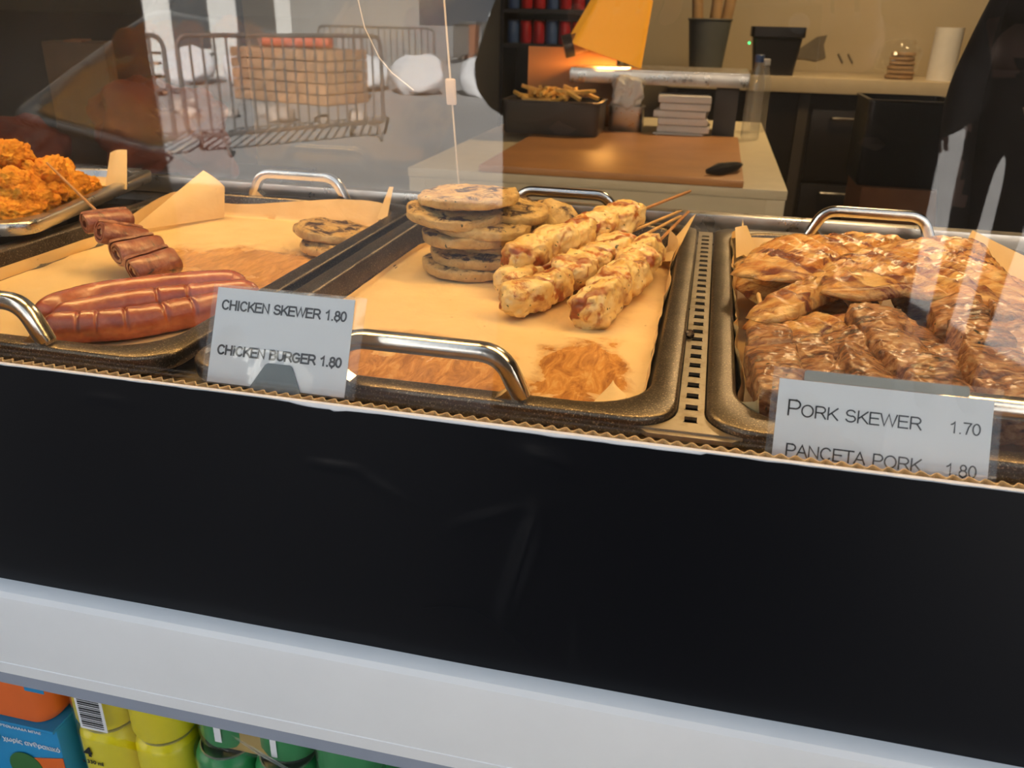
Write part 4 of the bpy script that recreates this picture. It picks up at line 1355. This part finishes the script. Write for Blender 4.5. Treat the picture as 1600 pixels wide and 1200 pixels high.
# shelf of drink cans at the back, beyond the lamp
ds = thing('drinks_rack', 'dark rack of drink cans by the back wall', 'rack', (-.66, 4.25, 0))
MB().box((0, .16, .80), (.60, .02, 1.60)).box((0, 0, 1.135), (.60, .30, .02)).box((0, 0, 1.30), (.60, .30, .02)).box((0, 0, 1.595), (.60, .30, .02)).box((-.29, 0, .80), (.02, .30, 1.60)).box((.29, 0, .80), (.02, .30, 1.60)).build('rack_frame', 'fridge', ds)
for k in range(8):
    for zz in (1.145, 1.31):
        c = can_mesh().build('drink_can', 'can_red' if k % 3 else 'can_blue', None, (-.66 - .24 + .068 * k, 4.16, zz))
        lid_mesh().build('can_lid', 'aluminium', c)
        tag(c, 'red drink can on the dark rack by the back wall' if k % 3 else 'blue drink can on the dark rack by the back wall', 'can', 'red cans on the dark rack' if k % 3 else 'blue cans on the dark rack')
# stores beyond the nugget tray
side = thing('side_table', 'dark side table beyond the nugget tray', 'table', (-1.28, 1.40, 0))
MB().box((0, 0, .86), (.80, .60, .03)).build('tabletop', 'fridge', side)
for sx in (-1, 1):
    for sy in (-1, 1):
        MB().box((sx * .37, sy * .27, .4225), (.04, .04, .845)).build('leg', 'fridge', side)
tag(blob((.15, .12, .10), .8, 33, .55, 9, 5).build('cloth_bundle', 'rust_cloth', None, (-1.10, 1.36, .995), (0, .2, .4)), 'rust coloured bundle of cloth heaped on the dark side table', 'cloth')
tag(blob((.11, .10, .07), .8, 34, .5, 11, 5).build('cloth_bundle', 'rust_cloth', None, (-1.42, 1.24, .955), (0, 0, 1)), 'smaller rust coloured bundle of cloth on the dark side table', 'cloth')
cbx = thing('cardboard_carton', 'tilted tan cardboard carton on the dark side table', 'box', (-1.42, 1.52, .876), (0, 0, .5))
MB().box((0, 0, .155), (.14, .14, .31), bev=.003).build('carton_body', 'kraft_dim', cbx)
MB().box((.0, 0, .312), (.04, .14, .004)).build('tape', 'kraft', cbx)
# unseen ceiling lamp, added to brighten the kitchen's back wall
cl = thing('added_ceiling_lamp', 'unseen warm square ceiling lamp added over the kitchen', 'lamp', (.75, 3.1, 2.66))
MB().box((0, 0, .02), (.5, .5, .04), bev=.01).build('lamp_body', 'white_core', cl)
ld = bpy.data.lights.new('added_ceiling_light', 'AREA')
ld.energy = 34.0
ld.size = .45
ld.color = (1.0, .68, .34)
lo = bpy.data.objects.new('added_ceiling_light', ld)
COL.objects.link(lo)
lo.parent = cl
lo.location = (0, 0, -.005)

# ------------------------------------------------------------------ people
def person(name, label, loc, rotz, J, cloth, seed=0, extra=()):
    """J: joint -> (x, y, z, radius); one continuous skinned body"""
    t = thing(name, label, 'person', loc, (0, 0, rotz))
    E_ = [('pelvis', 'spine'), ('spine', 'chest'), ('chest', 'neck'), ('neck', 'jaw'), ('jaw', 'skull'), ('jaw', 'nose')]
    for s in 'lr':
        if 'fl' + s in J:
            E_ += [('spine', 'fl' + s), ('pelvis', 'sk' + s), ('sk' + s, 'hm' + s)]
        E_ += [('chest', 'sh' + s), ('sh' + s, 'el' + s), ('el' + s, 'wr' + s), ('wr' + s, 'pa' + s), ('pelvis', 'hip' + s), ('hip' + s, 'kn' + s), ('kn' + s, 'an' + s), ('an' + s, 'toe' + s)]
        pa, wr = Vector(J['pa' + s][:3]), Vector(J['wr' + s][:3])
        d = (pa - wr).normalized()
        side_ = d.cross(Vector((0, 0, 1)))
        side_ = side_.normalized() if side_.length > .2 else Vector((1, 0, 0))
        curl = d.cross(side_).normalized()
        for f, (o_f, ln) in enumerate(((-.030, .060), (-.010, .075), (.010, .080), (.030, .072))):
            a = pa + side_ * o_f + d * .03
            m1 = a + d * ln * .45
            m2 = m1 + d * ln * .35 - curl * ln * .35
            for nm, p in (('a', a), ('b', m1), ('c', m2)):
                J['f%d%s%s' % (f, nm, s)] = (*p, .0085)
            E_ += [('pa' + s, 'f%da%s' % (f, s)), ('f%da%s' % (f, s), 'f%db%s' % (f, s)), ('f%db%s' % (f, s), 'f%dc%s' % (f, s))]
        th0 = wr.lerp(pa, .6) - side_ * .035
        th1 = th0 - side_ * .012 + d * .04 - curl * .015
        J['ta' + s] = (*th0, .011)
        J['tb' + s] = (*th1, .0095)
        E_ += [('wr' + s, 'ta' + s), ('ta' + s, 'tb' + s)]
    names = list(J)
    idx = {n_: i for i, n_ in enumerate(names)}
    me = bpy.data.meshes.new('body')
    me.from_pydata([J[n_][:3] for n_ in names], [(idx[a], idx[b_]) for a, b_ in E_], [])
    o = bpy.data.objects.new('body', me)
    COL.objects.link(o)
    sk = o.modifiers.new('skin', 'SKIN')
    if not me.skin_vertices:
        bm = bmesh.new()
        bm.from_mesh(me)
        bm.verts.layers.skin.verify()
        bm.to_mesh(me)
        bm.free()
    for n_, i in idx.items():
        sv = me.skin_vertices[0].data[i]
        r = J[n_][3]
        sv.radius = (r, r) if not isinstance(r, tuple) else r
        sv.use_root = n_ == 'pelvis'
    sk.use_smooth_shade = True
    ss = o.modifiers.new('sub', 'SUBSURF')
    ss.levels = ss.render_levels = 2
    bpy.context.view_layer.update()
    dg = bpy.context.evaluated_depsgraph_get()
    bm_ = bpy.data.meshes.new_from_object(o.evaluated_get(dg))
    bpy.data.objects.remove(o)
    bm_.materials.clear()
    bm_.materials.append(M[cloth])
    bm_.materials.append(M['skin'])
    pts = np.array([J[n_][:3] for n_ in names])
    skin_j = np.array([n_ in ('jaw', 'skull', 'nose') or n_[:2] in ('pa', 'ta', 'tb') or n_[0] == 'f' for n_ in names])
    for p in bm_.polygons:
        c = np.array(p.center)
        p.material_index = int(skin_j[((pts - c) ** 2).sum(1).argmin()])
        p.use_smooth = True
    body = bpy.data.objects.new('body', bm_)
    COL.objects.link(body)
    body.parent = t
    h = Vector(J['skull'][:3])
    f = (Vector(J['nose'][:3]) - Vector(J['jaw'][:3]))
    f.z = 0
    f.normalize()
    hb = blob((.098, .105, .10), 1.0, 3 + seed, .10, 30, 4)
    hb.v = [v for v in hb.v]
    hair = hb.build('hair', 'hair', t, tuple(h - f * .030 + Vector((0, 0, .035))))
    rt = f.cross(Vector((0, 0, 1)))
    for s in (-1, 1):
        e = h + f * .078 + rt * s * .032 - Vector((0, 0, .035))
        blob((.011, .011, .011), 1, 0, 0, 10, 2).build('eye', 'white_core', t, tuple(e))
        blob((.012, .02, .03), 1, 0, 0, 10, 2).build('ear', 'skin', t, tuple(h + rt * s * .088 - Vector((0, 0, .045))))
    return t
def coat(t, mat, hw, dp, z0=.42, z1=1.46, seed=0):
    loops = []
    for i in range(25):
        f = i / 24
        z = z0 + (z1 - z0) * f
        k = 1.10 - .10 * f / .86 - .03 * math.sin(math.pi * f) if f < .86 else 1.0 - .05 * math.sin(math.pi * f) - .62 * ((f - .86) / .14) ** 2
        lp = []
        for j in range(40):
            a = 2 * math.pi * j / 40
            w_ = 1 + .03 * noise.noise(Vector((math.cos(a) * 3, math.sin(a) * 3, z * 2 + seed)))
            c, q_ = math.cos(a), math.sin(a)
            lp.append((math.copysign(abs(c) ** .8, c) * hw * k * w_, math.copysign(abs(q_) ** .8, q_) * dp * (k if f < .86 else max(k, .55)) * w_, z))
        loops.append(lp)
    MB().loft(loops, True, True).build('coat', mat, t, ang=2)
def joints(**kw):
    J = dict(pelvis=(0, 0, .93, (.16, .12)), spine=(0, 0, 1.12, (.15, .11)), chest=(0, 0, 1.34, (.17, .12)), neck=(0, .01, 1.50, .058), jaw=(0, .03, 1.585, .072), skull=(0, .02, 1.69, .092), nose=(0, .125, 1.62, .014),
             shl=(-.19, 0, 1.42, .075), shr=(.19, 0, 1.42, .075), hipl=(-.095, 0, .88, .10), hipr=(.095, 0, .88, .10), knl=(-.11, .02, .50, .066), knr=(.11, .02, .50, .066),
             anl=(-.11, -.02, .09, .048), anr=(.11, -.02, .09, .048), toel=(-.125, .13, .04, .040), toer=(.125, .13, .04, .040))
    J.update(kw)
    return J
pt = person('person', 'person in a dark jacket holding up a phone before the glass', (.164, -.90, 0), 0,
       joints(chest=(0, 0, 1.34, (.21, .14)), spine=(0, 0, 1.13, (.21, .14)), pelvis=(0, 0, .93, (.21, .14)), fll=(-.175, 0, 1.13, .125), flr=(.175, 0, 1.13, .125), skl=(-.18, 0, .90, .135), skr=(.18, 0, .90, .135), hml=(-.19, 0, .62, .12), hmr=(.19, 0, .62, .12), ell=(-.275, .10, 1.17, .066), elr=(.275, .10, 1.17, .066), wrl=(-.115, .34, 1.24, .036), wrr=(.130, .34, 1.24, .036),
              pal=(-.095, .395, 1.255, .026), par=(.110, .395, 1.255, .026)), 'cloth_dark', 1)
coat(pt, 'cloth_dark', .300, .16, .30)
ph = thing('smartphone', 'black phone held up in both hands by the person in the dark jacket', 'phone', tuple(CAM_P - CAM_F * .016), cam.rotation_euler)
MB().box((.0, -.028, 0), (.158, .076, .009), bev=.003).build('phone_body', 'black_plastic', ph)
MB().lathe([(.0, 0), (.009, 0), (.009, .0015), (0, .0015)], n=20).build('lens_ring', 'chrome', ph, loc=(.062, -.004, -.0062))
pc = person('person', 'person in a long black coat standing apart from the glass', (-1.19, -1.12, 0), .1,
       joints(chest=(0, 0, 1.36, (.24, .15)), spine=(0, 0, 1.13, (.25, .16)), pelvis=(0, 0, .93, (.25, .16)), ell=(-.27, .02, 1.13, .066), elr=(.255, .02, 1.13, .066), wrl=(-.29, .08, .87, .036), wrr=(.27, .10, .87, .036),
              pal=(-.29, .10, .80, .028), par=(.27, .12, .80, .028)), 'cloth_black', 2)
coat(pc, 'cloth_black', .28, .17, .35)
pk = person('person', 'person in black clothing standing in the kitchen beside the cardboard box', (.93, 1.42, 0), math.pi,
       joints(chest=(0, 0, 1.36, (.22, .15)), spine=(0, 0, 1.13, (.22, .15)), pelvis=(0, 0, .93, (.22, .15)), fll=(-.14, 0, 1.13, .12), flr=(.14, 0, 1.13, .12), skl=(-.15, 0, .90, .13), skr=(.15, 0, .90, .13), hml=(-.15, 0, .62, .11), hmr=(.15, 0, .62, .11),
              ell=(-.265, -.03, 1.13, .066), elr=(.265, -.03, 1.13, .066), wrl=(-.27, .06, .88, .036), wrr=(.27, .06, .88, .036),
              pal=(-.27, .09, .80, .028), par=(.27, .09, .80, .028)), 'cloth_black', 3)
coat(pk, 'cloth_black', .27, .16, .45)
person('person', 'slim person in dark clothes standing behind the person with the phone', (1.12, -2.68, 0), 0,
       joints(chest=(0, 0, 1.38, (.22, .15)), spine=(0, 0, 1.18, (.20, .14)), pelvis=(0, 0, 1.02, (.20, .13)), fll=(-.14, 0, 1.2, .12), flr=(.14, 0, 1.2, .12), skl=(-.17, 0, 1.08, .09), skr=(.17, 0, 1.08, .09), hml=(-.19, 0, 1.05, .07), hmr=(.19, 0, 1.05, .07),
              hipl=(-.10, 0, .94, .062), hipr=(.05, 0, .94, .062), knl=(-.10, .02, .52, .042), knr=(.03, .02, .52, .042), anl=(-.10, -.02, .09, .036), anr=(.03, -.02, .09, .036), toel=(-.11, .12, .04, .034), toer=(.04, .12, .04, .034),
              ell=(-.27, .06, 1.20, .06), elr=(.27, .06, 1.20, .06), wrl=(-.24, -.02, 1.02, .034), wrr=(.24, -.02, 1.02, .034),
              pal=(-.23, -.04, .96, .026), par=(.23, -.04, .96, .026)), 'cloth_dark', 4)

# ------------------------------------------------------------------ the street in front of the stall, seen mirrored in the glass
def street(xv, yv):
    return (xv, -.077 - yv)      # mirror image in the panes -> real place
def barrier(x, y, rotz, label):
    t = thing('crowd_barrier', label, 'barrier', (x, y, 0), (0, 0, rotz), 'steel crowd barriers on the street')
    Lb, Hb = 2.3, 1.06
    MB().tube(arc_path([(0, 0, .18), (0, 0, Hb), (Lb, 0, Hb), (Lb, 0, .18), (0, 0, .18)], .12, 6), .021, n=10).build('frame', 'galv', t)
    bar = MB().tube([(0, 0, .18), (0, 0, Hb)], .0115, n=8).mesh('bar')
    for k in range(18):
        obj('bar', bar, 'galv', t, (Lb * (k + 1) / 19, 0, 0))
    for xx in (.25, Lb - .25):
        MB().tube(arc_path([(xx, -.28, .02), (xx, -.22, .18), (xx, .22, .18), (xx, .28, .02)], .10, 5), .018, n=8).build('foot', 'galv', t)
    return t
def bar_from(a, b_, label):
    (ax_, ay_), (bx2, by2) = street(*a), street(*b_)
    barrier(ax_, ay_, math.atan2(by2 - ay_, bx2 - ax_), label)
bar_from((-3.42, 8.69), (-4.89, 6.19), 'crowd barrier standing in front of the timber crate')
bar_from((-4.65, 6.60), (-6.00, 4.40), 'crowd barrier carrying on in line from the one by the timber crate')
bar_from((-5.00, 15.4), (-7.30, 15.4), 'crowd barrier farther off behind the white sacks')
bar_from((-7.40, 24.6), (-7.90, 30.0), 'crowd barrier seen end on near the brown litter bin')
def put(v, xy, z=0):
    return (*street(*xy), z)
# timber crate
x_, y_ = street(-6.2, 12.3)
cr = thing('timber_crate', 'brown timber crate behind the crowd barrier', 'crate', (x_, y_, 0), (0, 0, .3))
for k in range(5):
    MB().box((0, 0, .08 + k * .155), (1.9, 1.0, .14), bev=.01).build('plank', 'timber', cr)
rng = random.Random(12)
for k in range(16):
    x_, y_ = street(-8.9 + rng.uniform(-.3, .3), 11.2 + rng.uniform(-.3, .3))
    tag(MB().box((0, 0, 0), (rng.uniform(1.2, 2.4), .14, .04)).build('loose_plank', 'white_plank' if k % 2 else 'timber', None, (x_, y_, .03 + .062 * k), (0, rng.uniform(-.012, .012), rng.uniform(-1.2, 1.2))),
        'weathered white plank in the pile behind the barrier' if k % 2 else 'brown plank in the pile behind the barrier', 'plank', 'white planks in the pile' if k % 2 else 'brown planks in the pile')
for k in range(7):
    x_, y_ = street(-9.4 + k * 1.12, 14.2 + .25 * (k % 2))
    tag(blob((.46, .40, .33), .8, 90 + k, .25, 2.2, 4).build('rubble_sack', 'sack', None, (x_, y_, .31), (0, 0, .2 * k)), 'bulging white rubble sack behind the planks', 'sack', 'white rubble sacks on the street')
x_, y_ = street(-6.2, 12.3)
tag(MB().tube([(-.6, 0, 0), (.6, .1, 0)], .09, n=12).build('red_pipe', 'red_pipe', None, (x_, y_, .87)), 'red plastic pipe lying on the timber crate', 'pipe')
for k in range(12):
    x_, y_ = street(-8.9 + .42 * k, 9.5 + .25 * (k % 3))
    s_ = rng.uniform(.10, .19)
    tag(blob((s_, s_ * .8, s_ * .6), .8, 130 + k, .5, 5, 3).build('rubble_lump', 'rubble', None, (x_, y_, s_ * .5), (0, 0, k)), 'lump of grey brown rubble on the street', 'rubble', 'lumps of rubble on the street')
def litter_bin(xv, yv, mat, label, h=1.15):
    x_, y_ = street(xv, yv)
    t = thing('litter_bin', label, 'bin', (x_, y_, 0), group='wheeled bins along the street')
    MB().loft([rrect(.42, .5, .04, .06, 4), rrect(.52, .62, .04, h - .10, 4)], True, True).build('bin_body', mat, t)
    MB().box((0, 0, h - .05), (.56, .66, .09), bev=.03).build('lid', 'bin_dark', t)
    for s in (-1, 1):
        MB().tube([(s * .22, .26, .10), (s * .27, .26, .10)], .10, n=14).build('wheel', 'tyre', t)
litter_bin(-7.75, 27.6, 'bin_brown', 'brown wheeled bin on the street')
litter_bin(-7.6, 29.6, 'bin_dark', 'dark wheeled bin beside the brown one')
litter_bin(-8.2, 34, 'bin_dark', 'dark wheeled bin parked behind the pair')
litter_bin(-8.6, 38, 'bin_dark', 'last dark wheeled bin towards the parked car')
def car(xv, yv, rz, label, mat):
    x_, y_ = street(xv, yv)
    t = thing('parked_car', label, 'car', (x_, y_, 0), (0, 0, rz), 'cars parked along the street')
    MB().prism([(-2.1, .35), (-2.1, .85), (-1.5, 1.0), (-.9, 1.5), (1.0, 1.55), (1.75, 1.05), (2.1, .95), (2.15, .35)], -.85, .85, axis='y').build('car_body', mat, t, ang=.3)
    MB().prism([(-1.32, 1.03), (-.85, 1.44), (.95, 1.48), (1.52, 1.06)], -.856, .856, axis='y').build('side_glass', 'car_glass', t)
    for sx in (-1.3, 1.35):
        for sy in (-.78, .78):
            MB().tube([(sx, sy - .1, .33), (sx, sy + .1, .33)], .33, n=20).build('wheel', 'tyre', t)
car(-14.0, 58, 1.45, 'white car parked far along the street', 'car_white')
car(-16.5, 70, 1.45, 'white car parked behind the first white car', 'car_white')
car(-10.5, 47, 1.45, 'dark car parked along the street', 'bin_dark')
def building(x0, x1, yv, dp, h, mat, label, n, rows, group='buildings across the street'):
    xa, ya = street((x0 + x1) / 2, yv)
    t = thing('building', label, 'building', (xa, ya, 0), group=group)
    wd = x1 - x0
    MB().box((0, -dp / 2, h / 2), (wd, dp, h)).build('wall', mat, t)
    for r in range(rows):
        for k in range(n):
            wi = MB().box((-wd / 2 + wd * (k + .5) / n, .02, 1.5 + 3.1 * r), (wd / n * .55, .10, 1.9)).build('window', 'window_dark', t)
            MB().box((-wd / 2 + wd * (k + .5) / n, .05, .50 + 3.1 * r), (wd / n * .62, .16, .08)).build('window_sill', 'facade', t)
building(-16, -8.4, 16.5, 8, 9.0, 'facade', 'pale building across the street behind the rubble', 5, 3)
building(-30, -16.6, 15.5, 8, 8.0, 'facade_tan', 'tan building across the street next to the pale one', 6, 2)
building(-9.0, 6.0, 96, 8, 12, 'facade', 'far pale building closing the end of the street', 8, 4)
building(4.0, 20.0, 24, 8, 9, 'facade_tan', 'tan building across the street behind the person with the phone', 7, 3)
